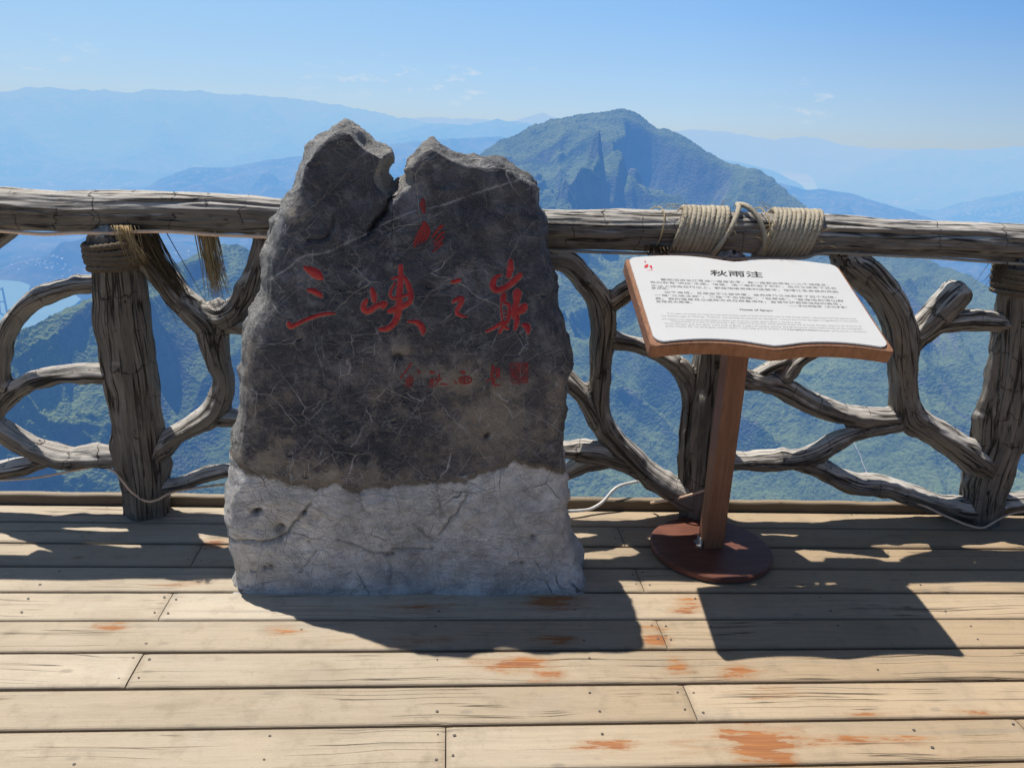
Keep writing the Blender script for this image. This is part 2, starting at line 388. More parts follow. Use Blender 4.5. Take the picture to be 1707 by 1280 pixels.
HAZE = (.435, .585, .82)
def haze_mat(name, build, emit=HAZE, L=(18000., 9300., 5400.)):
    """air light grows with the distance from the platform, painted into the surface as emission over dimmed colour"""
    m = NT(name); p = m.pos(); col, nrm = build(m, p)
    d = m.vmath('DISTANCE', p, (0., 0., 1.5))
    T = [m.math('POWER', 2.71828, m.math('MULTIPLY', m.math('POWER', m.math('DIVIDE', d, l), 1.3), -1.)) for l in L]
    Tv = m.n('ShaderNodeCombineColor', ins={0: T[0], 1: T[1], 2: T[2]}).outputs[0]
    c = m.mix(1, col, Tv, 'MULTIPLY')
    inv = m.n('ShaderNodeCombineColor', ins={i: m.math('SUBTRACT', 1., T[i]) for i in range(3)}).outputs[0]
    e = m.mix(1, inv, emit, 'MULTIPLY')  # glow from the surface itself, standing in for haze
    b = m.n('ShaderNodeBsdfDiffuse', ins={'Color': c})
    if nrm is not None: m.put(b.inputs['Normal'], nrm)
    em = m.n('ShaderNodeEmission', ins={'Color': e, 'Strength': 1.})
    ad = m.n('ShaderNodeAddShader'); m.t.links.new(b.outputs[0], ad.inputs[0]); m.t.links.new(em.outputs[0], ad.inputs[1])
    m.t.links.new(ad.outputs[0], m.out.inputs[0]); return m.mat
def forest(m, p):
    crown = m.voro(m.vmath('ADD', p, m.vmath('MULTIPLY', m.noise(p, .03, 2, .6, 0, 'Color'), (30, 30, 30))), .10)
    big = m.noise(p, .0022, 5, .6); mid = m.noise(p, .011, 5, .62); fine = m.noise(p, .06, 4, .7)
    c = m.mix(m.rng(mid, .30, .70), (.080, .120, .050), (.155, .212, .085))
    c = m.mix(m.rng(big, .45, .68, 0, .75), c, (.21, .275, .10))
    c = m.mix(m.rng(crown, .40, .85, 0, .40), c, (.035, .055, .03))
    c = m.mix(m.rng(fine, .55, .8, 0, .4), c, (.24, .27, .12))
    nz = m.n('ShaderNodeSeparateXYZ', ins={0: m.n('ShaderNodeNewGeometry').outputs['True Normal']}).outputs[2]
    cl = m.attr('cliff')
    rk = m.rng(m.math('ADD', m.math('ADD', m.math('SUBTRACT', 1., nz), m.math('MULTIPLY', m.math('SUBTRACT', mid, .5), .55)), m.math('MULTIPLY', cl, .42)), .72, .92)
    st = m.noise(m.mapping(p, (1, 1, .22)), .035, 5, .65)
    c = m.mix(m.math('MULTIPLY', rk, .65), c, m.mix(m.rng(st, .35, .65), (.10, .108, .112), (.22, .22, .21)))
    h = m.math('SUBTRACT', m.math('ADD', m.math('MULTIPLY', fine, .8), mid), m.math('MULTIPLY', crown, .9))
    return c, m.bump(h, 8., .6)
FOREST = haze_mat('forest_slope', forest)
def farhill(m, p):
    n = m.noise(p, .0016, 6, .62); n2 = m.noise(p, .008, 5, .65)
    c = m.mix(m.rng(n, .38, .64), (.03, .05, .03), (.12, .14, .075))
    c = m.mix(m.rng(n2, .52, .72, 0, .7), c, (.26, .25, .18))
    c = m.mix(m.rng(m.noise(p, .02, 3, .7), .66, .72, 0, .6), c, (.55, .52, .48))
    return c, m.bump(m.math('ADD', n, n2), 120., .8)
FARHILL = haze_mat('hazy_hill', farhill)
def valley_c(m, p):
    n = m.noise(p, .0011, 6, .62); n2 = m.noise(p, .006, 5, .65)
    vf = m.voro(m.vmath('ADD', p, m.vmath('MULTIPLY', m.noise(p, .003, 3, .6, 0, 'Color'), (260, 260, 0))), .0045, 'F1', 1., 'Color')
    c = m.mix(m.rng(n, .38, .64), (.035, .06, .035), (.15, .165, .085))
    c = m.mix(m.rng(n2, .50, .72, 0, .7), c, (.30, .27, .2))
    vg = m.n('ShaderNodeSeparateColor', ins={0: vf}).outputs[0]
    c = m.mix(.3, c, m.mix(vg, (.05, .08, .04), (.26, .25, .16)))
    ln = m.rng(m.voro(m.vmath('ADD', p, m.vmath('MULTIPLY', m.noise(p, .0016, 4, .6, 0, 'Color'), (900, 900, 0))), .0011, 'DISTANCE_TO_EDGE'), .006, .014, 1, 0)
    c = m.mix(m.math('MULTIPLY', ln, m.rng(m.noise(p, .0009, 2), .5, .56, 0, .7)), c, (.62, .58, .52))
    return m.mix(1, c, (.62, .66, .62), 'MULTIPLY'), m.bump(m.math('ADD', n, n2), 40., .8)
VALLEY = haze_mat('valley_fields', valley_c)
WATER = haze_mat('hazy_river_water', lambda m, p: (m.mix(m.rng(m.noise(p, .002, 3), .3, .7), (.15, .28, .36), (.19, .34, .42)), None))  # sky reflection painted as a bluish diffuse colour
GLINT = haze_mat('river_water_painted_glint', lambda m, p: (m.mix(m.rng(m.noise(p, .001, 3), .35, .65), (.26, .70, .32), (.36, .86, .38)), None))  # sun glint painted as a bright diffuse colour
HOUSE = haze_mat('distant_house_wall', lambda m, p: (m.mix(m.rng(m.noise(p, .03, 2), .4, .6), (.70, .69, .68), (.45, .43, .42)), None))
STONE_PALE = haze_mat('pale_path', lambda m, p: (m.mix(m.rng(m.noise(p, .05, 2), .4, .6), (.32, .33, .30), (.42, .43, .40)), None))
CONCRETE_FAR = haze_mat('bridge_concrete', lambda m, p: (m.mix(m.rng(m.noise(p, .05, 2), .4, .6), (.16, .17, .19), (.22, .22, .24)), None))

# ================================================================== TERRAIN
def az_of(px):        # azimuth (from +Y towards +X) of pixel column px taken at the horizon
    d = rays(np.asarray(px, float), 203.+.0535*(np.asarray(px, float)-853)); return np.arctan2(d[..., 0], d[..., 1])
def el_of(px, py):
    d = rays(px, py); return np.arctan2(d[..., 2], np.hypot(d[..., 0], d[..., 1])), np.arctan2(d[..., 0], d[..., 1])
def profile(pts):
    a = np.array(pts, float); el, az = el_of(a[:, 0], a[:, 1]); o = np.argsort(az)
    return az[o], el[o], a[o, 2] if a.shape[1] > 2 else None
def smooth1(y, k):
    ker = np.hanning(k+2)[1:-1]; ker /= ker.sum(); return np.convolve(np.pad(y, k//2, mode='edge'), ker, 'valid')
def grid_faces(nr, nc):
    i = np.arange(nr-1)[:, None]*nc+np.arange(nc-1)[None, :]
    return np.stack([i, i+1, i+nc+1, i+nc], -1).reshape(-1, 4)

def near_mountain():
    pr = [(-420,760,1900),(-200,660,2000),(0,578,2100),(60,538,2250),(130,510,2400),(200,482,2550),(290,446,2750),(335,418,2850),(370,407,2900),(400,411,2920),
          (440,428,2980),(500,436,3050),(600,405,3300),(700,335,3600),(780,275,3900),(822,243,4000),(850,229,4050),(870,222,4080),(885,211,4100),(900,206,4120),(935,197,4180),(960,193,4220),
          (985,189,4250),(1010,186,4280),(1030,183,4300),(1050,185,4300),(1066,192,4290),(1080,205,4280),(1092,213,4270),(1110,216,4250),(1140,227,4200),(1165,243,4150),(1185,258,4120),(1210,273,4080),
          (1240,279,4050),(1265,283,4020),(1290,300,3980),(1320,327,3900),(1350,352,3850),(1400,383,3750),(1450,408,3650),(1500,424,3550),(1560,440,3420),(1620,462,3300),(1680,505,3120),(1720,545,3000),(1900,690,2700),(2100,800,2500)]
    az0, el0, rc0 = profile(pr)
    nc, nr = 1050, 620
    az = np.linspace(math.radians(-44), math.radians(44), nc)
    el = smooth1(np.interp(az, az0, el0), 9); rc = smooth1(np.interp(az, az0, rc0), 31)
    zc = 1.5+rc*np.tan(el)
    rb = 1950+120*np.sin(az*5+1); zb = np.full(nc, -1010.)
    # rows: bottom skirt, face, back
    t = np.concatenate([np.linspace(-.35, 0, 30, endpoint=False), np.linspace(0, 1, nr-60, endpoint=False), np.linspace(1, 1.9, 30)])
    T = t[:, None]; A = np.broadcast_to(az[None, :], (nr, nc))
    Rr = rb[None]+(rc-rb)[None]*T
    s = np.where(T < 1, T, 1-(T-1)*1.1)
    X = np.sin(A)*Rr; Y = np.cos(A)*Rr
    Z = zb[None]+(zc-zb)[None]*s
    P2 = np.stack([X.ravel(), Y.ravel(), np.zeros(X.size)], 1)
    # spurs: oblique ridges running down to the lower left, gullies between
    c, sn = math.cos(.62), math.sin(.62)
    U = np.stack([(P2[:, 0]*c+P2[:, 1]*sn)/620., (-P2[:, 0]*sn+P2[:, 1]*c)/1500., np.full(len(P2), 3.3)], 1)
    wq = fbm(P2/900., 3)*.45
    rd = ridged(U+wq[:, None], 5, .48).reshape(X.shape)
    fb = fbm(P2/420.+5, 5, .5).reshape(X.shape)
    env = np.clip(T*2.2+.25, 0, 1)*np.clip((1.0-T)*3.2, 0, 1); env = np.where(T > 1, .3*(T-1), env)
    height = np.clip((zc-zb)[None]/900, .45, 1.2)
    Z = Z+env*height*((rd-1.05)*190+fb*60)
    # rocky steps near the top
    cl = np.zeros_like(Z)
    def step(z, h, w, lift, m):
        k = sstep(h-w, h+w, z); return z+m*lift*(k-(z-h)/(10*w)*0), np.exp(-((z-h)/(w*1.6))**2)*m
    mk = (sstep(-.04, .0, A)*(1-sstep(.30, .36, A)))
    wob = fbm(P2/300.+9, 4).reshape(X.shape)
    for h, w, lift, gain in ((-120, 24, 42, 1.), (-300, 26, 40, .8), (-470, 24, 32, .7), (-640, 26, 48, .7), (-820, 24, 30, .6)):
        msk = gain*sstep(-.1, .25, fbm(P2/700.+h, 3).reshape(X.shape)+.05)*env
        k = sstep(h-w, h+w, Z+wob*70)
        Z = Z+msk*lift*(k-.5); cl = np.maximum(cl, msk*np.exp(-((Z+wob*70-h)/(w*1.5))**2))
    # hollows worn into the face below a rock wall: wall top at row tt, foot fading out at t0
    pxa = np.interp(az, az_of(np.arange(-600, 2400, 10)), np.arange(-600, 2400, 10))[None]
    for p0, p1, tt, w_, t0, dep in ((1042,1225,.972,.06,.52,.21),(1018,1105,.70,.05,.46,.12),(840,955,.90,.025,.76,.03),(1215,1300,.80,.03,.66,.07),
                                    (283,356,.945,.07,.52,.15),(55,235,.93,.07,.55,.09),(1480,1640,.78,.05,.48,.13),(395,470,.80,.06,.45,.16),(1130,1260,.55,.04,.33,.06),(1320,1440,.62,.04,.40,.06)):
        ww = sstep(p0-9, p0+9, pxa+wob*16)*(1-sstep(p1-22, p1+22, pxa+wob*22))
        tw = T+wob*.022-.10*(pxa-p0)/(p1-p0)*0
        prof_ = np.where(tw < tt-w_, sstep(t0, tt-w_, tw), 1-sstep(tt-w_, tt, tw))
        Z = Z-ww*dep*prof_*(zc-zb)[None]; cl = np.maximum(cl, ww*np.exp(-((tw-(tt-w_*.5))/(w_*.6))**2))
    # a spur off the summit with a steep right-hand wall
    def spur(pts, k_l, k_r, lift):
        nonlocal Z, cl
        pts = np.array(pts, float)
        E, AA = el_of(pts[:, 0], pts[:, 1]); tt = pts[:, 2]
        rr = np.interp(AA, az, rb)*(1-tt)+np.interp(AA, az, rc)*tt
        q = np.stack([np.sin(AA)*rr, np.cos(AA)*rr], 1)
        best = np.full(X.shape, 1e9); side = np.zeros(X.shape); along = np.zeros(X.shape)
        for i in range(len(q)-1):
            a, b = q[i], q[i+1]; ab = b-a; L2 = ab@ab
            px, py = X-a[0], Y-a[1]; h = np.clip((px*ab[0]+py*ab[1])/L2, 0, 1)
            d = np.hypot(px-h*ab[0], py-h*ab[1]); cr = ab[0]*py-ab[1]*px
            sel = d < best; best = np.where(sel, d, best); side = np.where(sel, cr, side); along = np.where(sel, (i+h)/(len(q)-1), along)
        wgt = np.sin(np.clip(along*.9+.08, 0, 1)*math.pi)
        d = best*(1+.25*wob)
        kl = np.where(side > 0, k_r, k_l)
        add = lift*wgt*np.exp(-d/kl)
        Z = Z+add*np.clip((1-T)*8, 0, 1); cl = np.maximum(cl, np.where(side > 0, 1., 0.)*wgt*np.exp(-((d-k_r*.9)/(k_r*.8))**2)*np.clip((1-T)*8, 0, 1))
    spur([(1032,212,.90),(1048,255,.74),(1095,310,.54),(1150,350,.38)], 170, 60, 100)
    spur([(1245,300,.88),(1215,320,.75),(1250,400,.5),(1330,520,.25)], 220, 85, 80)
    spur([(372,425,.93),(300,480,.72),(210,585,.42),(95,700,.12)], 220, 90, 130)
    spur([(640,380,.95),(430,520,.6),(250,690,.25),(150,790,.05)], 240, 95, 120)
    spur([(1560,445,.97),(1480,520,.7),(1560,640,.4),(1640,760,.15)], 330, 85, 150)
    lim = 1.5+Rr*np.tan(el)[None]-np.clip(1-T, 0, 1)*30
    Z = np.where(T < 1, np.minimum(Z, lim), Z)
    # tree crowns
    P3 = np.stack([X.ravel(), Y.ravel(), Z.ravel()], 1)
    tr = (np.abs(pnoise(P3/26.))*9+pnoise(P3/60.+4)*9+np.abs(pnoise(P3/13.+8))*5).reshape(X.shape)
    Z = Z+tr*(1-.8*np.clip(cl, 0, 1))*np.clip(T*4+1.5, 0, 1)
    V = np.stack([X, Y, Z], -1).reshape(-1, 3)
    me = np_mesh('mountain', V, grid_faces(nr, nc)); fattr(me, 'cliff', np.clip(cl, 0, 1).ravel())
    tag(add_obj('mountain', me, FOREST), kind='structure')
    return (X, Y, Z, az, t)
MTN = near_mountain()

def far_range(name, pts, r_c, depth_, z0, mat, nc=420, nr=70, rough=1., az_pad=.02, seed=0.):
    az0, el0, _ = profile(pts)
    az = np.linspace(az0[0]-az_pad, az0[-1]+az_pad, nc)
    el = np.interp(az, az0, el0)
    jit = fbm(np.stack([az*60, az*0+seed, az*0], 1), 5, .55)*.0011*rough
    zc = 1.5+r_c*np.tan(el+jit); t = np.concatenate([np.linspace(0, 1, nr-12, endpoint=False), np.linspace(1, 1.6, 12)])[:, None]
    Rr = r_c-depth_+depth_*t; X = np.sin(az)[None]*Rr; Y = np.cos(az)[None]*Rr
    s = np.where(t < 1, t**.85, 1-(t-1)*1.3)
    Z = z0+(zc-z0)[None]*s
    P = np.stack([X.ravel(), Y.ravel(), np.full(X.size, seed)], 1)
    env = np.clip((1-t)*3, 0, 1)*np.clip(t*3, 0, 1)
    amp = np.clip((zc-z0)[None]*.32, 0, 700)
    Z = Z+env*amp*((ridged(P/(depth_*.33), 5).reshape(X.shape)-1.)*.8)
    o = add_obj(name, np_mesh(name, np.stack([X, Y, Z], -1).reshape(-1, 3), grid_faces(len(t), nc)), mat)
    return tag(o, kind='structure')
ZV = -1160.
far_range('far_mountain_range', [(-500,150),(-120,150),(0,153),(60,146),(110,147),(125,152),(175,149),(215,156),(245,149),(330,151),(375,158),(420,159),(480,164),(560,174),(640,190),(720,205),(800,222),(900,240)], 23000, 8000, ZV, FARHILL, seed=1., rough=1.7)
far_range('far_mountain_range', [(300,200),(440,190),(520,196),(600,204),(660,198),(720,196),(800,199),(850,203),(885,194),(905,188),(925,196),(960,205),(1040,214),(1120,219),(1160,216),(1220,221),(1290,233),(1340,227),(1372,232),(1400,241),(1450,247),(1540,250),(1600,250),(1680,246),(1760,246),(2100,250)], 34000, 7000, ZV, FARHILL, seed=2.)
far_range('distant_hills', [(560,240),(660,220),(720,206),(780,208),(830,200),(880,205),(930,222),(1000,240),(1060,260)], 17000, 5000, ZV, FARHILL, seed=3.)
far_range('distant_hills', [(1385,300),(1440,275),(1500,258),(1540,248),(1575,247),(1610,252),(1660,246),(1720,243),(1800,246),(2100,250)], 26000, 6500, ZV, FARHILL, seed=4.)
far_range('distant_hills', [(1120,228),(1180,262),(1230,270),(1290,285),(1335,308),(1350,322)], 16500, 2500, ZV, FARHILL, seed=5., rough=.5)
far_range('low_hills', [(235,318),(265,300),(300,285),(330,279),(380,280),(440,268),(500,260),(580,251),(660,240),(740,232),(830,228),(950,240)], 10500, 3600, ZV, FARHILL, seed=6.)
far_range('low_hills', [(230,330),(268,316),(300,304),(322,304),(345,312),(400,335),(460,345)], 9800, 1800, ZV, FARHILL, seed=7., rough=.6)
far_range('low_hills', [(1240,300),(1290,303),(1320,310),(1340,316),(1375,316),(1420,323),(1460,336),(1500,347),(1560,367),(1620,400),(1680,430)], 9500, 3000, ZV, FARHILL, seed=8., rough=.7)
far_range('low_hills', [(1560,352),(1600,338),(1640,330),(1690,320),(1740,316),(1900,315),(2150,330)], 14000, 4500, ZV, FARHILL, seed=9.)
far_range('low_hills', [(1440,420),(1500,404),(1560,402),(1620,415),(1680,432),(1760,440),(1900,470)], 7200, 2000, ZV, FARHILL, seed=10., rough=.7)

def valley():
    nc, nr = 700, 420
    az = np.linspace(math.radians(-48), math.radians(48), nc)
    r = np.geomspace(900, 90000, nr)
    X = np.sin(az)[None]*r[:, None]; Y = np.cos(az)[None]*r[:, None]
    P = np.stack([X.ravel(), Y.ravel(), np.zeros(X.size)], 1)
    Z = (ridged(P/4200., 6).reshape(X.shape)-.95)*260+fbm(P/900., 4).reshape(X.shape)*45
    Z = np.maximum(Z, -25)+ZV
    # curvature-free floor; keep the river corridors low
    for cx, cy, rad in RIVER_DISCS:
        d = np.hypot(X-cx, Y-cy); k = sstep(rad*.75, rad*1.6, d); Z = (ZV-28)*(1-k)+Z*k
    near = sstep(2000, 4200, r)[:, None]; Z = Z*near+(ZV-40)*(1-near)
    tag(add_obj('valley', np_mesh('valley', np.stack([X, Y, Z], -1).reshape(-1, 3), grid_faces(nr, nc)), VALLEY), kind='structure')
lake = [(-140,462),(-40,463),(10,466),(34,468),(50,474),(48,484),(60,487),(90,482),(118,485),(135,497),(125,506),(95,520),(70,535),(35,548),(0,575),(-60,600),(-140,640)]
river = [(1288,262),(1296,262),(1312,272),(1330,281),(1345,289),(1356,298),(1362,312),(1361,324),(1330,326),(1326,313),(1312,300),(1297,284)]
lk = on_z([p[0] for p in lake], [p[1] for p in lake], ZV); rv = on_z([p[0] for p in river], [p[1] for p in river], ZV)
RIVER_DISCS = []
for poly, k in ((lk, .0), (rv, .0)):
    c = poly.mean(0); 
    for q in poly: 
        m_ = (q+c)/2; RIVER_DISCS.append((m_[0], m_[1], max(120., .75*np.linalg.norm(q-m_))))
    RIVER_DISCS.append((c[0], c[1], .6*np.linalg.norm(poly-c, axis=1).min()+200))
valley()
def sheet(name, P, z, mat):
    me = bpy.data.meshes.new(name); me.from_pydata([(p[0], p[1], z) for p in P], [], [tuple(range(len(P)))])
    return tag(add_obj(name, me, mat), kind='structure')
sheet('river', lk, ZV-6, WATER); sheet('river', on_z([p[0] for p in river], [p[1] for p in river], ZV+120), ZV+120, GLINT)

# mountain path: a pale stair line climbing the slope, laid on the slope mesh
def mtn_hit(px, py):
    X, Y, Z, az, t = MTN
    d = rays(np.array([px]), np.array([py]))[0]; a = math.atan2(d[0], d[1]); j = int(np.clip(np.searchsorted(az, a), 0, len(az)-1))
    el = np.arctan2(Z[:, j]-1.5, np.hypot(X[:, j], Y[:, j])); e = math.atan2(d[2], math.hypot(d[0], d[1]))
    i = int(np.argmax(el >= e)) if (el >= e).any() else len(t)-1
    return np.array([X[i, j], Y[i, j], Z[i, j]])
pts = [mtn_hit(*q) for q in [(1420,738),(1424,750),(1430,762),(1435,775),(1441,788),(1440,797)]]
mb = MB()
for a, b in zip(pts[:-1], pts[1:]):
    s_ = np.array([3.2, 0, 0]); up = np.array([0, -4, 7.])
    mb.add([a-s_*.4+up, a+s_*.4+up, b+s_*.4+up, b-s_*.4+up], [(0, 1, 2, 3)])
tag(add_obj('mountain_path', mb.mesh('mountain_path', False), STONE_PALE), kind='structure')

# distant houses: specks of towns on the valley floor that nobody could count
def houses():
    V0 = bpy.data.objects['valley'].data; dg = bpy.context.evaluated_depsgraph_get()
    objs = [o for o in COL.objects if o.name.split('.')[0] in ('valley', 'low_hills', 'distant_hills')]
    trees = []
    for o in objs:
        n = len(o.data.polygons); f = np.empty(n*4, np.int32); o.data.loops.foreach_get('vertex_index', f)
        trees.append(BVHTree.FromPolygons([tuple(v) for v in getco(o.data)], [tuple(q) for q in f.reshape(-1, 4).tolist()]))
    mb = MB()
    clusters = [((40,268),30,4,14),((150,302),28,4,26),((90,440),60,18,34),((120,475),30,7,18),((55,440),30,12,14),((230,265),60,10,18),((340,285),40,8,12),((60,380),50,12,10),
                ((1640,350),60,16,70),((1600,352),30,10,20),((1480,340),50,8,10),((1660,312),40,8,18),((1450,305),60,15,10),((310,425),50,10,22),((420,300),50,12,10),((1600,410),40,10,14)]
    for (cx, cy), sx, sy, n in clusters:
        for _ in range(n):
            d = rays(np.array([cx+random.gauss(0, .5)*sx]), np.array([cy+random.gauss(0, .5)*sy]))[0]
            best = None
            for tr in trees:
                h = tr.ray_cast(Vector(CAM), Vector(d))
                if h[0] is not None and (best is None or h[3] < best[1]): best = (h[0], h[3])
            if best is None: continue
            c = np.array(best[0]); k = best[1]/6000.
            w, l, hh = [random.uniform(2.5, 8)*k**.7 for _ in range(3)]
            a = random.uniform(0, 3.14); ca, sa = math.cos(a), math.sin(a)
            B = np.array([(x*w*ca-y*l*sa, x*w*sa+y*l*ca, z) for z in (-8, hh) for x, y in ((-1,-1),(1,-1),(1,1),(-1,1))])+c
            mb.add(B, [(0,3,2,1),(4,5,6,7),(0,1,5,4),(1,2,6,5),(2,3,7,6),(3,0,4,7)])
    o = add_obj('distant_houses', mb.mesh('distant_houses', False), HOUSE)
    tag(o, 'tiny pale houses of far towns scattered over the valley floor', 'houses', kind='stuff')
houses()

# bridge pylon standing in the lake, far left
def pylon():
    b = on_z(np.array([6.]), np.array([522.]), ZV-6)[0]; top = on_z(np.array([6.]), np.array([479.]), ZV-6)[0]
    r = np.linalg.norm(b[:2]); eb = math.atan2(479-522, FPX)
    _, _ = r, eb
    e2, _a = el_of(np.array([6.]), np.array([479.])); H = 1.5+r*math.tan(e2[0])-b[2]
    root = empty('bridge_pylon', b); tag(root, 'hazy pale tower of a bridge rising from the lake at the far left', 'bridge tower')
    w = 4.2/FPX*np.linalg.norm(b-CAM)
    for sgn in (-1, 1):
        mb = MB(); z0, z1 = 0, H
        x0, x1 = sgn*w*1.15, sgn*w*.75; hw = w*.24
        mb.add(np.array([(x0-hw,-hw,z0),(x0+hw,-hw,z0),(x0+hw,hw,z0),(x0-hw,hw,z0),(x1-hw*.8,-hw,z1),(x1+hw*.8,-hw,z1),(x1+hw*.8,hw,z1),(x1-hw*.8,hw,z1)])+b,
               [(0,3,2,1),(4,5,6,7),(0,1,5,4),(1,2,6,5),(2,3,7,6),(3,0,4,7)])
        add_obj('leg', mb.mesh('leg', False), CONCRETE_FAR, root)
    for k in (.45, .93):
        mb = MB(); ww = w*(1.15-.4*k)-w*.2; mb.box((-ww, -w*.16, H*k-w*.2), (ww, w*.16, H*k+w*.2)); mb.V[-1] = mb.V[-1]+b
        add_obj('crossbeam', mb.mesh('crossbeam', False), CONCRETE_FAR, root)
pylon()

# ================================================================== DECK
PITCH = .1553; Y_EDGE = 2.935
joints_px = [(277,1007),(226,1112),(743,1245),(328,923),(1151,1170),(1104,1058),(1703,1208),(1067,967),(1035,892)]
stains_px = [(860,1106,60,11,1.),(800,1100,30,9,.6),(915,1126,28,9,.9),(1232,1120,34,12,.95),(1270,1243,38,30,1.3),(1300,1262,30,18,.9),(1280,1222,60,14,.75),(1215,1217,20,9,1.1),(1010,1243,55,8,.95),(1400,1232,150,9,.75),
             (1140,1244,60,8,.7),(190,1043,24,7,1.05),(165,1040,10,6,.8),(470,1051,28,8,.8),(1150,1003,30,9,.85),(1140,1015,25,6,.75),(930,1003,45,12,1.),(925,1068,40,8,.95),(1095,1068,26,9,1.05),(1085,1048,26,7,.75),(1130,1110,20,12,.8),
             (358,905,26,9,.8),(300,973,40,6,.7),(700,1070,60,8,.6),(1290,1150,60,10,.55),(1620,1188,60,10,.55),(700,1010,80,10,.5),(560,1065,40,7,.4),(1445,1190,50,6,.5)]
def deck():
    st = [(on_z(np.array([x]), np.array([y]))[0], on_z(np.array([x+w]), np.array([y]))[0], on_z(np.array([x]), np.array([y+h]))[0], k) for x, y, w, h, k in stains_px]
    jn = [on_z(np.array([x]), np.array([y]))[0] for x, y in joints_px]
    mb = MB(); A = {'plank': [], 'stain': [], 'edge': [], 'mid': []}
    ends = [Y_EDGE, 2.797]
    while ends[-1] > -3.2: ends.append(ends[-1]-PITCH)
    joists = np.arange(-6, 6, .43); nails = []
    for k in range(len(ends)-1):
        y1, y0 = ends[k], ends[k+1]; gap = .0035+.002*random.random()
        xs = [-5.5]+sorted([j[0] for j in jn if y0 < j[1] < y1])
        if y0 < .9 or len(xs) == 1: xs += [random.uniform(-4.5, -2.6)] if len(xs) == 1 else []
        xs = sorted(xs+[random.uniform(2.9, 4.2)])+[6.]
        for x0, x1 in zip(xs[:-1], xs[1:]):
            if x1-x0 < .05: continue
            dense = y1 > 1.2
            nx = max(2, int((x1-x0)/(.02 if dense else .2))); ny = 9 if dense else 3
            gx = np.linspace(x0+.0016, x1-.0016, nx); gy = np.linspace(y0+gap, y1-gap, ny)
            if dense: gy = np.concatenate([[y0+gap, y0+gap+.003], np.linspace(y0+gap+.01, y1-gap-.01, ny-4), [y1-gap-.003, y1-gap]])
            GX, GY = np.meshgrid(gx, gy); pid = random.random()
            e = np.minimum(GY-y0-gap, y1-gap-GY); tilt = random.uniform(-.0015, .0015)
            GZ = -.0045*np.exp(-e/.003)+tilt*(GX-x0)/(x1-x0)+random.uniform(-.002, .0)-.002*((GY-(y0+y1)/2)/PITCH)**2
            ee = np.minimum(GX-x0, x1-GX); GZ = GZ-.003*np.exp(-ee/.003)
            S = np.zeros_like(GX)
            for c, ax, ay, kk in st:
                if y0-.02 < c[1] < y1+.02:
                    S = np.maximum(S, kk*np.exp(-(((GX-c[0])/(ax[0]-c[0]))**2+((GY-c[1])/(ay[1]-c[1]))**2)*.7))
            V = np.stack([GX, GY, GZ], -1).reshape(-1, 3); n0, n1 = len(gy), len(gx)
            F = grid_faces(n0, n1)
            # skirt
            ring = np.concatenate([np.arange(n1), np.arange(1, n0)*n1+n1-1, (n0-1)*n1+np.arange(n1-2, -1, -1), np.arange(n0-2, 0, -1)*n1])
            low = V[ring].copy(); low[:, 2] = -.045
            m_ = len(ring); i = np.arange(m_); j = (i+1) % m_
            F2 = np.stack([ring[i], len(V)+i, len(V)+j, ring[j]], 1)
            mb.add(np.concatenate([V, low]), np.concatenate([F, F2]))
            A['plank'] += [np.full(len(V)+m_, pid)]; A['stain'] += [S.ravel(), np.zeros(m_)]
            A['mid'] += [((GY-(y0+y1)/2)/PITCH+(pid*7 % 1-.5)*.35).ravel(), np.ones(m_)]
            A['edge'] += [np.exp(-np.minimum(e, ee*2)/.004).ravel()*.9, np.ones(m_)]
            if dense:
                for jx in joists:
                    if x0+.03 < jx < x1-.03:
                        for fy in (.26, .74):
                            if random.random() < .42: nails.append((jx+random.gauss(0, .012), y0+PITCH*(fy+random.gauss(0, .03)), random.uniform(.0022, .0044)))
                for xe in (x0+.022, x1-.022):
                    for fy in (.25, .75): nails.append((xe+random.gauss(0, .004), y0+PITCH*(fy+random.gauss(0, .04)), random.uniform(.0025, .0042)))
    nf = sum(len(f) for f in mb.F4)
    for x, y, r in nails:
        a = np.linspace(0, 2*math.pi, 9)[:-1]
        ring = np.stack([x+r*1.2*np.cos(a), y+r*np.sin(a), np.full(8, .0008)], 1)
        mb.add(np.concatenate([ring, [[x, y, .0014]]]), [(i, (i+1) % 8, 8) for i in range(8)])
        for k_ in A: A[k_].append(np.zeros(9))
    # joists and a dark understructure seen through the gaps
    nb = sum(len(f) for f in mb.F4)
    mb.box((-5.6, -3.3, -.30), (6.1, 2.93, -.06))
    for k_ in A: A[k_].append(np.full(8, .5))
    me = mb.mesh('deck', False)
    for k_, v in A.items(): fattr(me, k_, np.concatenate(v))
    mi = np.zeros(len(me.polygons), np.int32); mi[nb+6:] = 1; me.polygons.foreach_set('material_index', mi)
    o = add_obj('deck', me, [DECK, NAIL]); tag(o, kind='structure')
    # kerb timber along the edge
    mb = MB(); x = np.arange(-5.5, 6.01, .05)
    prof = [(2.942, -.2), (2.942, .034), (2.946, .039), (2.972, .039), (2.978, .033), (2.978, -.2)]
    V = np.array([[(xx, py+.002*math.sin(xx*9), pz+(.003*math.sin(xx*2.3+1)+.0015*math.sin(xx*23) if pz > 0 else 0)) for py, pz in prof] for xx in x]).reshape(-1, 3)
    mb.add(V, grid_faces(len(x), len(prof)))
    me = mb.mesh('kerb', False); fattr(me, 'plank', np.full(len(V), .37)); fattr(me, 'stain', np.zeros(len(V))); fattr(me, 'mid', np.ones(len(V))); fattr(me, 'edge', np.tile([2., 1.9, 1.1, .2, .9, 2.], len(x)))
    tag(add_obj('kerb', me, DECK), kind='structure')
deck()

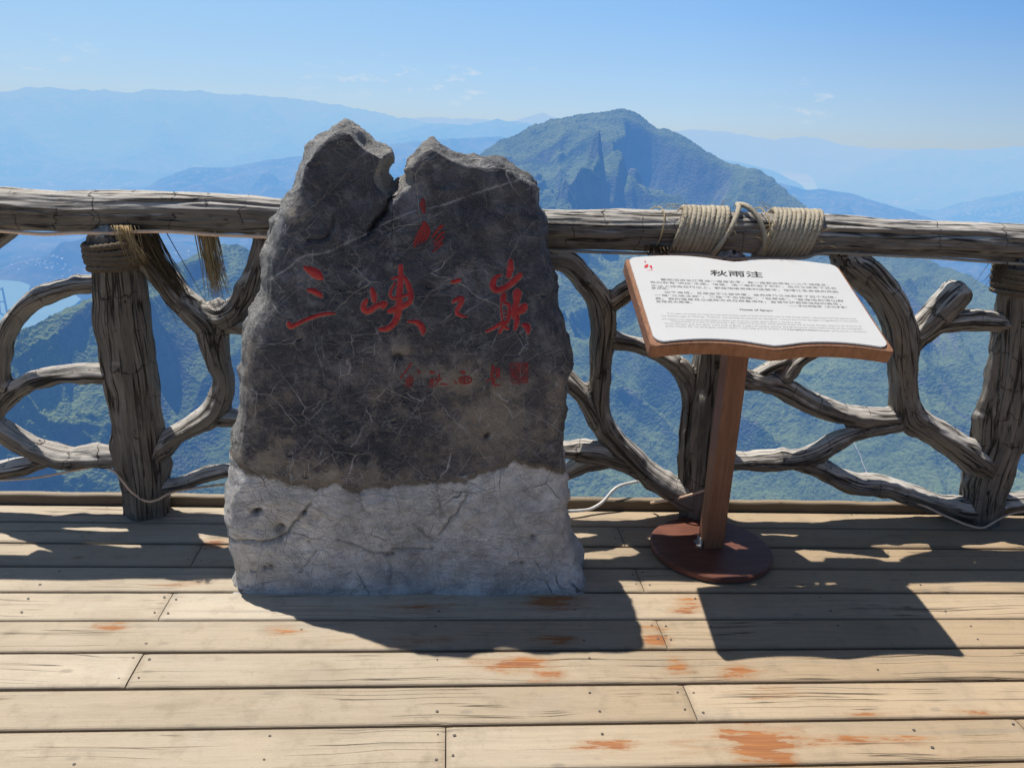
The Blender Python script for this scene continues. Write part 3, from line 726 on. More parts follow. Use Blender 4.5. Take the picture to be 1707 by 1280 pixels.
# ================================================================== TUBES
def catmull(P, step):
    P = np.asarray(P, float)
    if len(P) == 2:
        n = max(2, int(np.linalg.norm(P[1]-P[0])/step)); t = np.linspace(0, 1, n)[:, None]; return P[0]*(1-t)+P[1]*t
    Q = np.concatenate([[2*P[0]-P[1]], P, [2*P[-1]-P[-2]]]); out = []
    for i in range(1, len(Q)-2):
        p0, p1, p2, p3 = Q[i-1:i+3]; n = max(2, int(np.linalg.norm((p2-p1)[:3])/step)); t = np.linspace(0, 1, n, endpoint=False)[:, None]
        out.append(.5*((2*p1)+(-p0+p2)*t+(2*p0-5*p1+4*p2-p3)*t*t+(-p0+3*p1-3*p2+p3)*t**3))
    out.append(P[-1:]); return np.concatenate(out)
def frames(C):
    T = np.gradient(C, axis=0); T /= np.linalg.norm(T, axis=1, keepdims=True)+1e-12
    N = np.zeros_like(T); a = np.array([0, -1., 0]) if abs(T[0, 1]) < .8 else np.array([1., 0, 0])
    n = a-T[0]*(a@T[0]); N[0] = n/np.linalg.norm(n)
    for i in range(1, len(T)):
        n = N[i-1]-T[i]*(N[i-1]@T[i]); N[i] = n/(np.linalg.norm(n)+1e-12)
    return T, N, np.cross(T, N)
def tube(C, r, seg=12, cap=True, rmod=None):
    """returns V,F4,F3,grain"""
    C = np.asarray(C, float); n = len(C); r = np.broadcast_to(np.asarray(r, float), (n,))
    T, N, B = frames(C); th = np.linspace(0, 2*math.pi, seg, endpoint=False)
    u = np.concatenate([[0], np.cumsum(np.linalg.norm(np.diff(C, axis=0), axis=1))])
    rr = r[:, None]*np.ones(seg)[None]
    if rmod is not None: rr = rr*rmod(th[None, :], u[:, None], r[:, None])
    V = C[:, None]+rr[..., None]*(np.cos(th)[None, :, None]*N[:, None]+np.sin(th)[None, :, None]*B[:, None])
    G = np.stack([rr*np.cos(th), rr*np.sin(th), np.broadcast_to(u[:, None], rr.shape)], -1)
    i = np.arange(n-1)[:, None]*seg; j = np.arange(seg)[None]; k = (j+1) % seg
    F = np.stack([i+j, i+k, i+seg+k, i+seg+j], -1).reshape(-1, 4)
    V = V.reshape(-1, 3); G = G.reshape(-1, 3); F3 = []
    if cap:
        V = np.concatenate([V, C[:1], C[-1:]]); G = np.concatenate([G, [[0, 0, u[0]]], [[0, 0, u[-1]]]])
        a, b = len(V)-2, len(V)-1; L = (n-1)*seg
        F3 = [(a, (q+1) % seg, q) for q in range(seg)]+[(b, L+q, L+(q+1) % seg) for q in range(seg)]
    return V, F, F3, G
def rope_tube(C, r, pitch, seg=10, ph=0.):
    return tube(C, r, seg, True, lambda th, u, rr: .70+.36*np.abs(np.cos(1.5*(th-2*math.pi*u/pitch)+ph))**.8)

# ================================================================== RAILING
YR = 2.885
RS = [1.0]
def limb(pts, y=YR, step=.012):
    a = np.array(pts, float); y = a[:, 3] if a.shape[1] > 3 else np.full(len(a), y)
    P = np.stack([on_y(np.array([p[0]]), np.array([p[1]]), yy)[0] for p, yy in zip(a, y)])
    r = a[:, 2]*depth(P)/FPX
    Q = catmull(np.concatenate([P, r[:, None]], 1), step); return Q[:, :3], np.maximum(Q[:, 3]*RS[0], .004)
def remeshed(name, mb, voxel, smooth_it):
    me = mb.mesh(name); o = bpy.data.objects.new('tmp', me); COL.objects.link(o)
    m = o.modifiers.new('r', 'REMESH'); m.mode = 'VOXEL'; m.voxel_size = voxel; m.adaptivity = 0
    s = o.modifiers.new('s', 'SMOOTH'); s.factor = .5; s.iterations = smooth_it
    dg = bpy.context.evaluated_depsgraph_get(); dg.update()
    out = bpy.data.meshes.new_from_object(o.evaluated_get(dg)); out.name = name
    bpy.data.objects.remove(o); bpy.data.meshes.remove(me); return out
def bark(me, skel, amp=1., lump=1.):
    """grain attribute from the nearest limb axis, then long furrows along it"""
    V = getco(me); Cs, Ns, Bs, Us, Rs = [np.concatenate(x) for x in zip(*skel)]
    idx = np.empty(len(V), int)
    for a in range(0, len(V), 4000):
        d = np.linalg.norm(V[a:a+4000, None]-Cs[None], axis=2)-Rs[None]; idx[a:a+4000] = d.argmin(1)
    rel = V-Cs[idx]; x = (rel*Ns[idx]).sum(1); y = (rel*Bs[idx]).sum(1); T = np.cross(Ns[idx], Bs[idx]); z = Us[idx]+(rel*T).sum(1)
    G = np.stack([x, y, z], 1); no = getno(me)
    f = ridged(G*np.array([19, 19, 1.4]), 2)-.9
    f2 = fbm(G*np.array([60, 60, 5.]), 3)
    lm = fbm(V*7.5, 3)
    knot = np.clip(pnoise(V*9+31)-.35, 0, 1)*.030
    V = V+no*(amp*(f*.0062+f2*.0018)+lump*lm*.007+knot)[:, None]
    setco(me, V); fattr(me, 'grain', G); me.polygons.foreach_set('use_smooth', np.ones(len(me.polygons), bool))
def skel_of(C, r, uid):
    T, N, B = frames(C); u = np.concatenate([[0], np.cumsum(np.linalg.norm(np.diff(C, axis=0), axis=1))])+uid*3.7
    return C, N, B, u, r
_uid = [0]
def branch(root, limbs, voxel=.006, sm=7):
    mb = MB(); sk = []
    for pts in limbs:
        C, r = limb(pts); V, F, F3, G = tube(C, r, 20); V[:, 1] = YR+(V[:, 1]-YR)*1.32; mb.add2(V, F, F3); sk.append(skel_of(C, r, _uid[0])); _uid[0] += 1
    me = remeshed('branch', mb, voxel, sm); bark(me, sk)
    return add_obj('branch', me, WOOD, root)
def post(root, limbs, voxel=.007):
    mb = MB(); sk = []
    for pts in limbs:
        C, r = limb(pts); V, F, F3, G = tube(C, r, 28); mb.add2(V, F, F3); sk.append(skel_of(C, r, _uid[0])); _uid[0] += 1
    me = remeshed('post', mb, voxel, 5); bark(me, sk, 1.7, 1.)
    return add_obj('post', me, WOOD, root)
def railing():
    root = empty('wooden_railing', (0, YR, 0))
    tag(root, 'rustic railing of gnarled grey branches and log handrail along the deck edge', 'railing')
    # handrail
    hr = np.array([(-420,293,368),(-150,304,378),(0,311,384),(60,315,385),(110,318,386),(180,319,385),(234,319,384),(330,322,386),(420,326,390),(470,331,391),(600,338,398),(760,343,406),(905,349,414),(1000,350,417),(1100,350,420),(1200,352,422),(1300,355,425),(1400,359,426),(1480,365,427),(1560,368,428),(1640,372,434),(1707,376,437),(1850,384,445),(2150,398,462)], float)
    C, r = limb([(x, (a+b)/2, (b-a)/2*.985) for x, a, b in hr], step=.012)
    def rm(th, u, rr):
        sh = np.broadcast_arrays(th, u)[0].shape; thb = np.broadcast_to(th, sh); ub = np.broadcast_to(u, sh)
        G = np.stack([(np.cos(thb)*.07).ravel(), (np.sin(thb)*.07).ravel(), ub.ravel()], 1)
        f = (ridged(G*np.array([22, 22, 1.3]), 4)-1.1).reshape(sh); l = fbm(G*np.array([9, 9, 2.5])+3, 3).reshape(sh); f2 = fbm(G*np.array([75, 75, 4.]), 3).reshape(sh)
        out = 1+.075*f+.05*l+.035*f2
        # long open splits on the camera side (theta 0 faces the camera)
        for c0, u0, u1, dp, wd in ((-.55, 0, 9, .16, .10), (.25, 0, 9, .10, .05), (-.15, 0, 9, .08, .04)):
            path = c0+.22*np.sin(ub*1.7+c0*9)+.10*fbm(np.stack([ub.ravel()*3, ub.ravel()*0+c0*7, ub.ravel()*0], 1), 3).reshape(sh)
            act = sstep(-.15, .12, fbm(np.stack([ub.ravel()*.9+c0*11, ub.ravel()*0, ub.ravel()*0], 1), 2).reshape(sh))
            dth = (thb-path+math.pi) % (2*math.pi)-math.pi
            out -= dp*act*np.exp(-(dth/wd)**2)
        return out
    V, F, F3, G = tube(C, r, 110, True, rm)
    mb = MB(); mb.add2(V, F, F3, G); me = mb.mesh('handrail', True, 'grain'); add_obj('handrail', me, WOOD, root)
    # posts
    RS[0] = 1.07
    post(root, [[(190,374,20),(192,392,38),(197,454,38),(205,538,41),(218,618,40),(228,702,39),(236,759,40),(242,806,36),(243,850,34),(243,880,34)]])
    post(root, [[(1211,413,20),(1206,437,36),(1200,520,38),(1196,600,37),(1186,660,38),(1180,720,38),(1176,780,36),(1170,830,35),(1166,868,34),(1166,884,34)],
                [(1125,604,15),(1142,625,16),(1152,660,17),(1150,720,16),(1149,790,17),(1152,850,20),(1154,880,18)]])
    post(root, [[(1706,423,20),(1703,441,31),(1694,540,31),(1684,640,32),(1668,720,34),(1652,770,34),(1640,820,31),(1632,875,27),(1632,893,27)],
                [(1668,560,10),(1656,640,15),(1644,700,20),(1640,760,22),(1634,830,20)]])
    # branch lattices, left to right
    RS[0] = 1.03
    branch(root, [[(192,467,19),(162,472,16),(127,476,15.5),(84,487,16),(52,503,16),(23,531,16),(6,567,15),(0,609,14),(4,637,14),(20,652,13)],
                  [(205,622,18),(178,621,16),(141,620,15),(94,624,14),(52,636,13.5),(23,654,15),(3,674,15),(-30,705,15)],
                  [(0,600,12),(-14,640,13),(-30,690,14)]])
    branch(root, [[(-60,690,17),(0,714,17),(33,733,17),(70,752,19),(108,763,20),(150,763,17.5),(192,760,18),(225,760,20)],
                  [(-60,800,14),(0,785,13.5),(38,778,14),(70,770,12),(95,764,10)]])
    branch(root, [[(-60,440,16),(-25,415,16),(0,396,15),(24,378,13),(45,365,10)]])
    branch(root, [[(214,397,13),(230,417,20),(263,449,20),(291,487,21),(323,515,24),(350,540,25),(356,565,23),(363,600,20),(372,630,18),(369,658,20),(356,684,20),(323,707,18),(291,726,17),(267,747,21),(245,765,24)],
                  [(340,520,22),(366,530,22),(389,520,20),(402,505,18),(412,487,17),(424,455,15),(433,425,14),(440,400,14),(442,386,12)],
                  [(360,538,18),(390,543,15),(420,545,13),(460,548,12)],
                  [(352,688,17),(375,694,15),(400,695,13),(440,696,12)],
                  [(355,512,11),(364,505,10),(370,500,7)]])
    branch(root, [[(250,815,15),(277,809,13.5),(309,803,14),(347,789,14),(384,782,13),(440,775,13)]])
    branch(root, [[(892,414,12),(916,428,18),(947,437,19),(969,459,19),(991,486,20),(1002,512,21),(1006,545,20),(1002,579,19),(999,615,18),(997,651,17),(998,682,18),(1007,709,20),(1027,734,20),(1049,758,20),(1076,784,20),(1110,810,21),(1140,826,23),(1165,835,22)],
                  [(1004,512,18),(1027,496,16),(1048,482,15),(1075,466,14),(1100,455,14)],
                  [(1004,560,17),(1027,570,15),(1058,575,14),(1094,588,14),(1122,606,15),(1143,630,15)],
                  [(890,590,17),(925,612,17),(947,633,17),(968,654,17),(985,678,17),(1000,702,18)],
                  [(890,748,15),(942,749,15),(969,750,17),(1005,756,18),(1040,768,18),(1075,786,17)],
                  [(900,800,12),(942,787,12),(969,774,13),(1000,766,14),(1025,765,12)]])
    branch(root, [[(1392,416,12),(1414,436,26),(1447,461,27),(1476,495,26),(1495,533,25),(1501,571,24),(1502,600,22),(1505,633,21),(1508,664,22),(1514,690,24),(1536,706,22),(1567,727,22),(1599,749,23),(1630,771,25),(1650,785,22)],
                  [(1504,580,18),(1520,566,17),(1536,555,17),(1560,541,17),(1585,537,16),(1617,534,16),(1648,535,16),(1674,538,17),(1700,540,18)],
                  [(1518,562,17),(1538,546,18),(1563,521,20),(1588,497,21),(1604,482,17),(1609,477,12)],
                  [(1515,692,20),(1492,696,16),(1447,696,16.5),(1403,690,17),(1367,678,18.5),(1331,661,18.5),(1300,643,18),(1269,638,16),(1245,634,18),(1215,625,20)],
                  [(1298,640,16),(1309,622,14),(1322,606,13),(1338,594,13),(1362,578,13),(1390,560,13)],
                  [(1225,632,9),(1252,628,9),(1285,611,9),(1318,597,8.5),(1345,585,8)],
                  [(1513,698,18),(1480,707,15),(1447,715,14),(1420,722,14),(1394,733,15),(1367,750,16.5),(1331,763,17),(1296,767,17),(1256,769,16),(1225,769,16),(1190,769,18)],
                  [(1330,768,15),(1349,774,16),(1370,783,17),(1403,799,17.5),(1429,807,17),(1465,808,16),(1501,819,16),(1536,831,16),(1572,842,16),(1600,847,18),(1630,850,18)],
                  [(1490,545,12),(1480,540,10),(1476,536,8)]])
    branch(root, [[(1665,752,16),(1692,744,14),(1712,735,14),(1760,712,14),(1810,690,14)]])
    branch(root, [[(1640,840,17),(1668,838,16),(1707,834,15),(1760,830,15),(1820,832,15)]])
    return root
RAIL = railing()

# ================================================================== ROPES
def bvh_of(*objs):
    V = []; F = []; n = 0
    for o in objs:
        co = getco(o.data)+np.array(o.matrix_basis.translation)+(np.array(o.parent.matrix_basis.translation) if o.parent else 0)
        V += [tuple(v) for v in co]; F += [tuple(i+n for i in p.vertices) for p in o.data.polygons]; n += len(co)
    return BVHTree.FromPolygons(V, F)
RB = bvh_of(*[c for c in RAIL.children if c.name.startswith(('handrail', 'post'))])
def rail_center(px):
    xs = [-420,-150,0,60,110,180,234,330,420,470,600,760,905,1000,1100,1200,1300,1400,1480,1560,1640,1707,1850,2150]
    a = [293,304,311,315,318,319,319,322,326,331,338,343,349,350,350,352,355,359,365,368,372,376,384,398]; b = [368,378,384,385,386,385,384,386,390,391,398,406,414,417,420,422,425,426,427,428,434,437,445,462]
    pa, pb = np.interp(px, xs, a), np.interp(px, xs, b)
    P = on_y(np.array([px]), np.array([(pa+pb)/2]), YR)[0]; return P, (pb-pa)/2*depth(P)/FPX
def rope_obj(name, curves, r, pitch, mat, parent=None, seg=15):
    mb = MB()
    for C in curves:
        V, F, F3, G = rope_tube(C, r, pitch, seg, random.uniform(0, 6)); mb.add2(V, F, F3, G)
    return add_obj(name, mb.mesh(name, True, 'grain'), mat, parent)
def fibres(curves, r, mat, name, parent=None):
    mb = MB()
    for C in curves:
        n = len(C); V, F, F3, G = tube(C, np.linspace(r, r*.35, n), 4); mb.add2(V, F, F3, G+random.uniform(0, 3))
    return add_obj(name, mb.mesh(name, True, 'grain'), mat, parent)
def wrap_on_rail(px0, px1, turns, label, lean):
    root = empty('rope_binding', rail_center((px0+px1)/2)[0]); tag(root, label, 'rope', 'rope bindings on the railing')
    P0, r0 = rail_center(px0); P1, r1 = rail_center(px1); R = np.linalg.norm(P1-P0)/turns*.53
    def coil(turns, rad_add, off, lean, amp):
        th = np.linspace(-2.0, 2*math.pi*turns-2.0, int(turns*96)); f = np.linspace(0, 1, len(th))
        C = P0[None]*(1-f[:, None])+P1[None]*f[:, None]; rr = (r0*(1-f)+r1*f)*1.035+R*.72+rad_add
        rr = rr*(1+.010*np.sin(f*31+off))+.0016*fbm(np.stack([th*.6, th*0+off, th*0], 1), 2)
        dx = lean*np.cos(th+.45)+amp*fbm(np.stack([th*.35, th*0+off+4, th*0], 1), 2)
        return C+np.stack([dx, -np.sin(th)*rr, np.cos(th)*rr], 1)
    rope_obj('coil', [coil(turns, 0, 0., lean, .0030)], R*1.08, .054, ROPE, root)
    cur = []
    for k in range(34):
        px = random.choice([px0, px0, px1])+random.gauss(0, 7); P, r = rail_center(px); th = random.uniform(-.3, 1.9)
        a = P+np.array([0, -math.sin(th)*(r+.018), math.cos(th)*(r+.018)]); d = np.array([random.gauss(0, .03), random.uniform(-.03, .0), random.uniform(-.02, .028)])
        cur.append(catmull([a, a+d*.5+np.array([0, -.004, .006]), a+d], .008))
    fibres(cur, .0011, FIBRE, 'loose_fibre', root)
    return root
w1 = wrap_on_rail(1122, 1200, 10, 'thick pale rope wound tightly around the handrail just left of its loose crossing strand', .030)
w2 = wrap_on_rail(1270, 1352, 11, 'thick pale rope wound around the handrail right of its loose crossing strand', .034)
# crossing strand between the two bindings (an inverted V over the rail)
def over_rail(px_list):
    out = []
    for px, th, add in px_list:
        P, r = rail_center(px); out.append(P+np.array([0, -math.sin(th), math.cos(th)])*(r*1.03+.009+add))
    return catmull(out, .005)
o = rope_obj('crossing_rope', [over_rail([(1180,2.6,.012),(1186,2.0,.016),(1202,1.35,.006),(1212,.85,.004),(1222,.25,.006),(1225,-.1,.012),(1234,.3,.014),(1246,.75,.006),(1256,1.35,.004),(1262,1.9,.004),(1266,2.5,.004)])], .0098, .030, ROPE)
tag(o, 'loose pale rope strand crossing over the handrail as an upturned V', 'rope')
def cord(label, px_list, r=.0022, mat=FIBRE):
    C = over_rail(px_list); V, F, F3, G = tube(C, r, 6); mb = MB(); mb.add2(V, F, F3, G)
    return tag(add_obj('straw_cord', mb.mesh('straw_cord', True, 'grain'), mat), label, 'cord', 'thin straw cords tied round the handrail')
cord('thin straw cord looped round the handrail left of the rope bindings', [(1084,-1.2,0),(1088,-.5,-.002),(1097,.2,-.003),(1097,.9,-.003),(1093,1.6,-.003),(1087,2.2,-.003),(1084,3.0,-.002)])
cord('thin straw cord hanging down beside the right-hand rope binding', [(1255,-.6,.004),(1258,.2,.006),(1263,.9,.012),(1265,1.5,.012),(1265,2.1,.008),(1264,2.8,.002)])
cord('dark thin cord slanting under the left rope binding toward the sign', [(1200,1.4,.016),(1194,1.9,.018),(1187,2.4,.014),(1181,2.9,.004)], .0018, FIBRE_DARK)
# post lashings
def lash(root_px, y_list, x0x1, yc, depth_r, r, label, mat, tilt=0.):
    loops = []
    base = on_y(np.array([root_px[0]]), np.array([root_px[1]]), YR)[0]
    root = empty('rope_binding', base); tag(root, label, 'rope', 'rope bindings on the railing')
    for k, py in enumerate(y_list):
        a = on_y(np.array([x0x1[k][0]]), np.array([py]), YR)[0]; b = on_y(np.array([x0x1[k][1]]), np.array([py+tilt]), YR)[0]
        c = (a+b)/2; hx = (b-a)/2; th = np.linspace(0, 2*math.pi, 140)
        C = c[None]+np.cos(th)[:, None]*hx[None]+np.sin(th)[:, None]*np.array([0, -depth_r, 0])[None]
        sq = 1+.05*np.abs(np.sin(2*th)); C = c[None]+(C-c[None])*sq[:, None]
        C[:, 2] += .003*np.sin(th*2+k)+.0035*fbm(np.stack([th*.8, th*0+k*3.1, th*0], 1), 2)
        loops.append(C)
    rope_obj('coil', loops, r, .056, mat, root)
    return root
l1 = lash((198,430), [406,415.5,425,434,443], [(147,246),(148,252),(149,256),(152,250),(156,238)], YR, .105, .0118, 'five turns of grey-brown rope lashed around the top of the left post', ROPE_DARK, -4)
l2 = lash((1690,470), [447,456,465.5,475,484], [(1669,1742),(1667,1742),(1666,1741),(1666,1740),(1665,1738)], YR, .095, .0115, 'five turns of bleached rope lashed around the top of the right post', ROPE_DARK, 3)
def tuft(name, label, px, L, n, spread, r, mat, y=None, lean=(0, 0), group=None, w=.02):
    base = on_y(np.array([px[0]]), np.array([px[1]]), y if y else YR)[0]; cur = []
    for k in range(n):
        o_ = np.array([random.gauss(0, w*.5), random.gauss(0, w*.4), 0]); l = L*random.uniform(.55, 1.05); g = random.gauss(0, spread)
        p1 = base+o_+np.array([lean[0]*.4*l+g*.25*l, random.gauss(0, .008), -l*.45]); p2 = base+o_*.9+np.array([lean[0]*l+g*l, lean[1]*l+random.gauss(0, .012), -l])
        cur.append(catmull([base+o_, p1, p2], .02))
    ob = fibres(cur, r, mat, name); return tag(ob, label, 'frayed rope', group)
tuft('frayed_rope', 'straw-coloured frayed rope end hanging below the handrail between post and boulder', (343,384), .235, 150, .06, .0016, FIBRE, YR-.02, (.13, 0), w=.030)
tuft('frayed_rope', 'dark frayed rope bundle hanging down beside the slanting branch at the left post', (232,384), .30, 170, .05, .0018, FIBRE_DARK, YR-.03, (.52, 0), w=.05)
tuft('frayed_rope', 'brown rope fibres fraying under the handrail in front of the left post', (206,376), .13, 70, .16, .0014, FIBRE, YR-.085, (.34, -.05), w=.03)
tuft('frayed_rope', 'brown rope fibres hanging from the rope lashing of the right post', (1671,436), .10, 60, .18, .0013, FIBRE_DARK, YR-.06, (-.22, 0), w=.025)
tuft('frayed_rope', 'dark knotted rope fibres beneath the handrail left of the thick bindings', (1098,410), .05, 70, .5, .0018, FIBRE_DARK, YR-.075, (.2, 0), w=.045)

# ================================================================== CABLES
def cable(name, label, pts, r, mat, y=YR-.08, flat=1.):
    P = np.stack([on_y(np.array([p[0]]), np.array([p[1]]), p[2] if len(p) > 2 else y)[0] for p in pts])
    C = catmull(P, .01); V, F, F3, G = tube(C, r, 10); mb = MB(); mb.add2(V, F, F3, G)
    return tag(add_obj(name, mb.mesh(name), mat), label, 'cable')
cable('light_strip_cable', 'tan light strip cable running under the left stretch of handrail', [(-250,375),(-120,379),(0,385),(40,388.5),(80,390.5),(130,388),(190,389),(234,386),(290,386.5),(350,391),(420,394),(470,396),(540,400),(640,406)], .0064, CABLE_TAN, YR-.078)
cable('light_strip_cable', 'tan light strip cable under the handrail right of the boulder, dipping behind the sign', [(860,413),(905,416.5),(960,419),(1040,422),(1090,423),(1118,424),(1160,424),(1200,429),(1225,431),(1262,430),(1300,430.5),(1340,430),(1360,424),(1385,421),(1440,424),(1500,427),(1560,430),(1640,436),(1707,440),(1800,446)], .0058, CABLE_GREY, YR-.07)
cable('power_cable', 'thin beige cable looping round the foot of the left post', [(-60,797,2.86),(0,800,2.86),(60,796,2.87),(120,785,2.86),(160,778,2.85),(188,784,2.83),(203,800,2.80),(220,820,2.795),(243,835,2.79),(262,833,2.795),(283,822,2.82),(310,816,2.85),(350,810,2.87),(400,805,2.89),(470,800,2.9)], .0042, CABLE_TAN)
cable('power_cable', 'white cable running from the boulder over the kerb and down the slope side', [(900,862,2.80),(940,853,2.86),(965,851,2.88),(985,848,2.90),(1005,836,2.925),(1020,819,2.95),(1032,810,2.97),(1050,805,3.0),(1080,800,3.06),(1110,803,3.1)], .0065, CABLE_WHITE)
cable('power_cable', 'pale cable wrapped over the foot of the middle post behind the sign', [(1085,838,2.93),(1115,833,2.85),(1140,828,2.805),(1165,820,2.80),(1185,814,2.80),(1203,813,2.83)], .0055, CABLE_TAN)
cable('power_cable', 'pale cable sagging round the foot of the right post', [(1440,808,2.86),(1500,830,2.85),(1540,843,2.84),(1570,857,2.82),(1595,868,2.80),(1620,877,2.785),(1640,879,2.785),(1660,868,2.80),(1680,858,2.83),(1707,852,2.85),(1780,845,2.87)], .0046, CABLE_TAN)

# ================================================================== BOULDER
ROCK_Y = 2.47
ROCK_LEAN = .135
def rock_pts(px, off=-.150): 
    a = np.array(px, float); d = rays(a[:, 0], a[:, 1])
    t = (ROCK_Y+off+ROCK_LEAN*CAM[2]-CAM[1])/(d[:, 1]-ROCK_LEAN*d[:, 2]); P = CAM+d*t[:, None]; return P[:, [0, 2]]
outline_px = [(576,197),(586,201),(595,209),(610,221),(626,231),(645,243),(654,251),(656,262),(654,273),(646,290),(650,300),(655,309),(658,299),(668,296),(675,290),(673,280),(675,268),(687,252),(697,243),(706,237),(715,233),(723,232),(735,237),(748,246),(762,254),(775,259),(790,260),(802,260),(820,257),(836,258),(848,267),(859,277),(874,288),(886,297),(899,308),(902,320),(903,334),(909,364),(913,410),(920,456),(925,485),(929,509),(941,540),(949,560),(952,580),(950,600),(947,620),(945,675),(941,732),(940,790),(944,843),(952,885),(958,905),
              (384,905),(380,874),(378,836),(377,809),(383,785),(388,732),(396,675),(400,621),(402,563),(407,540),(416,522),(427,505),(434,485),(440,467),(442,425),(451,390),(465,360),(476,333),(492,310),(503,280),(522,249),(534,230),(549,214),(560,203)]
def boulder():
    O = rock_pts(outline_px, -.02)
    # carry the sides down to the deck
    k = outline_px.index((958,905)); O[k] = (.492, .10)
    O = np.concatenate([O[:k+1], [(.515, .045), (.530, .0), (.530, -.05), (-.690, -.05), (-.690, 0.), (-.682, .03)], O[k+1:]])
    # resample
    Q = np.concatenate([O, O[:1]]); L = np.concatenate([[0], np.cumsum(np.linalg.norm(np.diff(Q, axis=0), axis=1))])
    n = 700; s = np.linspace(0, L[-1], n, endpoint=False); P = np.stack([np.interp(s, L, Q[:, i]) for i in (0, 1)], 1)
    P = P+.0045*np.stack([fbm(np.stack([s*14, s*0, s*0+2], 1), 4), fbm(np.stack([s*14, s*0+5, s*0], 1), 4)], 1)*(P[:, 1:] > .1)
    ext = np.concatenate([P[-8:], P, P[:8]]); ker = np.hanning(13); ker /= ker.sum()
    Ps = np.stack([np.convolve(ext[:, i], ker, 'same') for i in (0, 1)], 1)
    T = np.gradient(Ps, axis=0); N = np.stack([T[:, 1], -T[:, 0]], 1); N /= np.linalg.norm(N, axis=1, keepdims=True)
    N = N[8:-8]
    area = np.sum(P[:, 0]*np.roll(P[:, 1], -1)-np.roll(P[:, 0], -1)*P[:, 1])
    inward = N if area < 0 else -N
    cen = np.array([-.08, .7]); 
    # wide receding flank on the left, tighter on the right and top
    wl = np.where(N[:, 0]*0+P[:, 0] < -.28, 1., 0.); wl = np.convolve(np.concatenate([wl[-20:], wl, wl[:20]]), np.ones(41)/41, 'valid')
    wid = .042+.034*wl; wid = wid*(1-.55*sstep(1.15, 1.45, P[:, 1])); lowk = 1-sstep(.10, .38, P[:, 1]); wid = wid*(1-lowk)+lowk*(.018+.062*np.abs(N[:, 0])**1.5)
    notch = np.exp(-(((P[:, 0]+.36)/.10)**2+((P[:, 1]-1.30)/.12)**2)); wid = wid*(1-.75*notch)
    yy = np.array([-.165, -.16, -.145, -.12, -.085, -.04, .0, .06, .11, .15, .17]); rings = []
    for y in yy:
        f = abs(y)/.165 if y < 0 else max(0., (y-.02)/.15); f = min(f, 1.)
        ins = wid*(1-math.sqrt(max(0, 1-f**2.2)))*1.35
        q = P+inward*ins[:, None]
        lean = ROCK_LEAN*q[:, 1]
        flare = .0*q[:, 1]
        rings.append(np.stack([q[:, 0], ROCK_Y+y+lean+flare, q[:, 1]], 1))
    V = np.concatenate(rings); m = len(yy)
    i = np.arange(m-1)[:, None]*n; j = np.arange(n)[None]; k2 = (j+1) % n
    F = np.stack([i+j, i+k2, i+n+k2, i+n+j], -1).reshape(-1, 4).tolist()
    me = bpy.data.meshes.new('b'); me.from_pydata(V.tolist(), [], F+[list(range(n)), list(range((m-1)*n, m*n))[::-1]])
    import bmesh
    bm = bmesh.new(); bm.from_mesh(me); bmesh.ops.triangulate(bm, faces=[f for f in bm.faces if len(f.verts) > 4]); bmesh.ops.recalc_face_normals(bm, faces=bm.faces); bm.to_mesh(me); bm.free()
    o = bpy.data.objects.new('tmp', me); COL.objects.link(o)
    md = o.modifiers.new('r', 'REMESH'); md.mode = 'VOXEL'; md.voxel_size = .0058
    sm = o.modifiers.new('s', 'SMOOTH'); sm.factor = .5; sm.iterations = 5
    dg = bpy.context.evaluated_depsgraph_get(); dg.update()
    out = bpy.data.meshes.new_from_object(o.evaluated_get(dg)); out.name = 'inscribed_boulder'
    bpy.data.objects.remove(o); bpy.data.meshes.remove(me)
    V = getco(out); no = getno(out); x, z = V[:, 0], V[:, 2]
    front = np.clip(-no[:, 1]*2-.2, 0, 1)
    # boundary between dark slab and the pale cast foot
    bd = rock_pts([(370,772),(400,778),(450,797),(530,807),(600,812),(680,806),(740,803),(775,799),(800,786),(825,776),(860,772),(900,776),(950,786)])
    zb = np.interp(x, bd[:, 0], bd[:, 1])+.014*fbm(np.stack([x*14, x*0, x*0+1], 1), 4)
    zone = sstep(.042, -.042, z-zb)
    side = 1-front
    big = fbm(V*2.6, 3); mid = fbm(V*8+3, 4); fine = fbm(V*24+7, 4); rid = ridged(V*6+2, 4)-1.
    disp = big*.012+mid*.0060*(.9+side)+fine*.0032*(.5+1.2*side)+rid*.006*(side*1.6+.15)
    top = sstep(1.05, 1.3, z); disp += top*(ridged(V*np.array([7, 7, 9])+11, 4)-1.)*.006
    disp += zone*(fbm(V*5+21, 4)*.009*front+fbm(V*15+5, 3)*.004+.005)
    # foot skirt
    disp += .016*front*np.exp(-np.clip(z, 0, 1)/.06)*(.85+.2*fbm(V*4+40, 2))
    V = V+no*disp[:, None]
    crack = np.zeros(len(V))
    def groove(px, w, dp, dark=1., wv=.004):
        nonlocal V, crack
        g = catmull(np.concatenate([rock_pts(px), np.zeros((len(px), 1))], 1), .004)[:, :2]
        g = g+wv*np.stack([fbm(np.stack([g[:, 0]*40, g[:, 1]*40, g[:, 0]*0+1], 1), 3), fbm(np.stack([g[:, 0]*40, g[:, 1]*40, g[:, 0]*0+9], 1), 3)], 1)
        lo = g.min(0)-.05; hi = g.max(0)+.05
        sel = np.where((x > lo[0]) & (x < hi[0]) & (z > lo[1]) & (z < hi[1]) & (no[:, 1] < -.35))[0]
        d = np.empty(len(sel))
        for a in range(0, len(sel), 5000):
            d[a:a+5000] = np.sqrt(((np.stack([x, z], 1)[sel[a:a+5000], None]-g[None])**2).sum(2)).min(1)
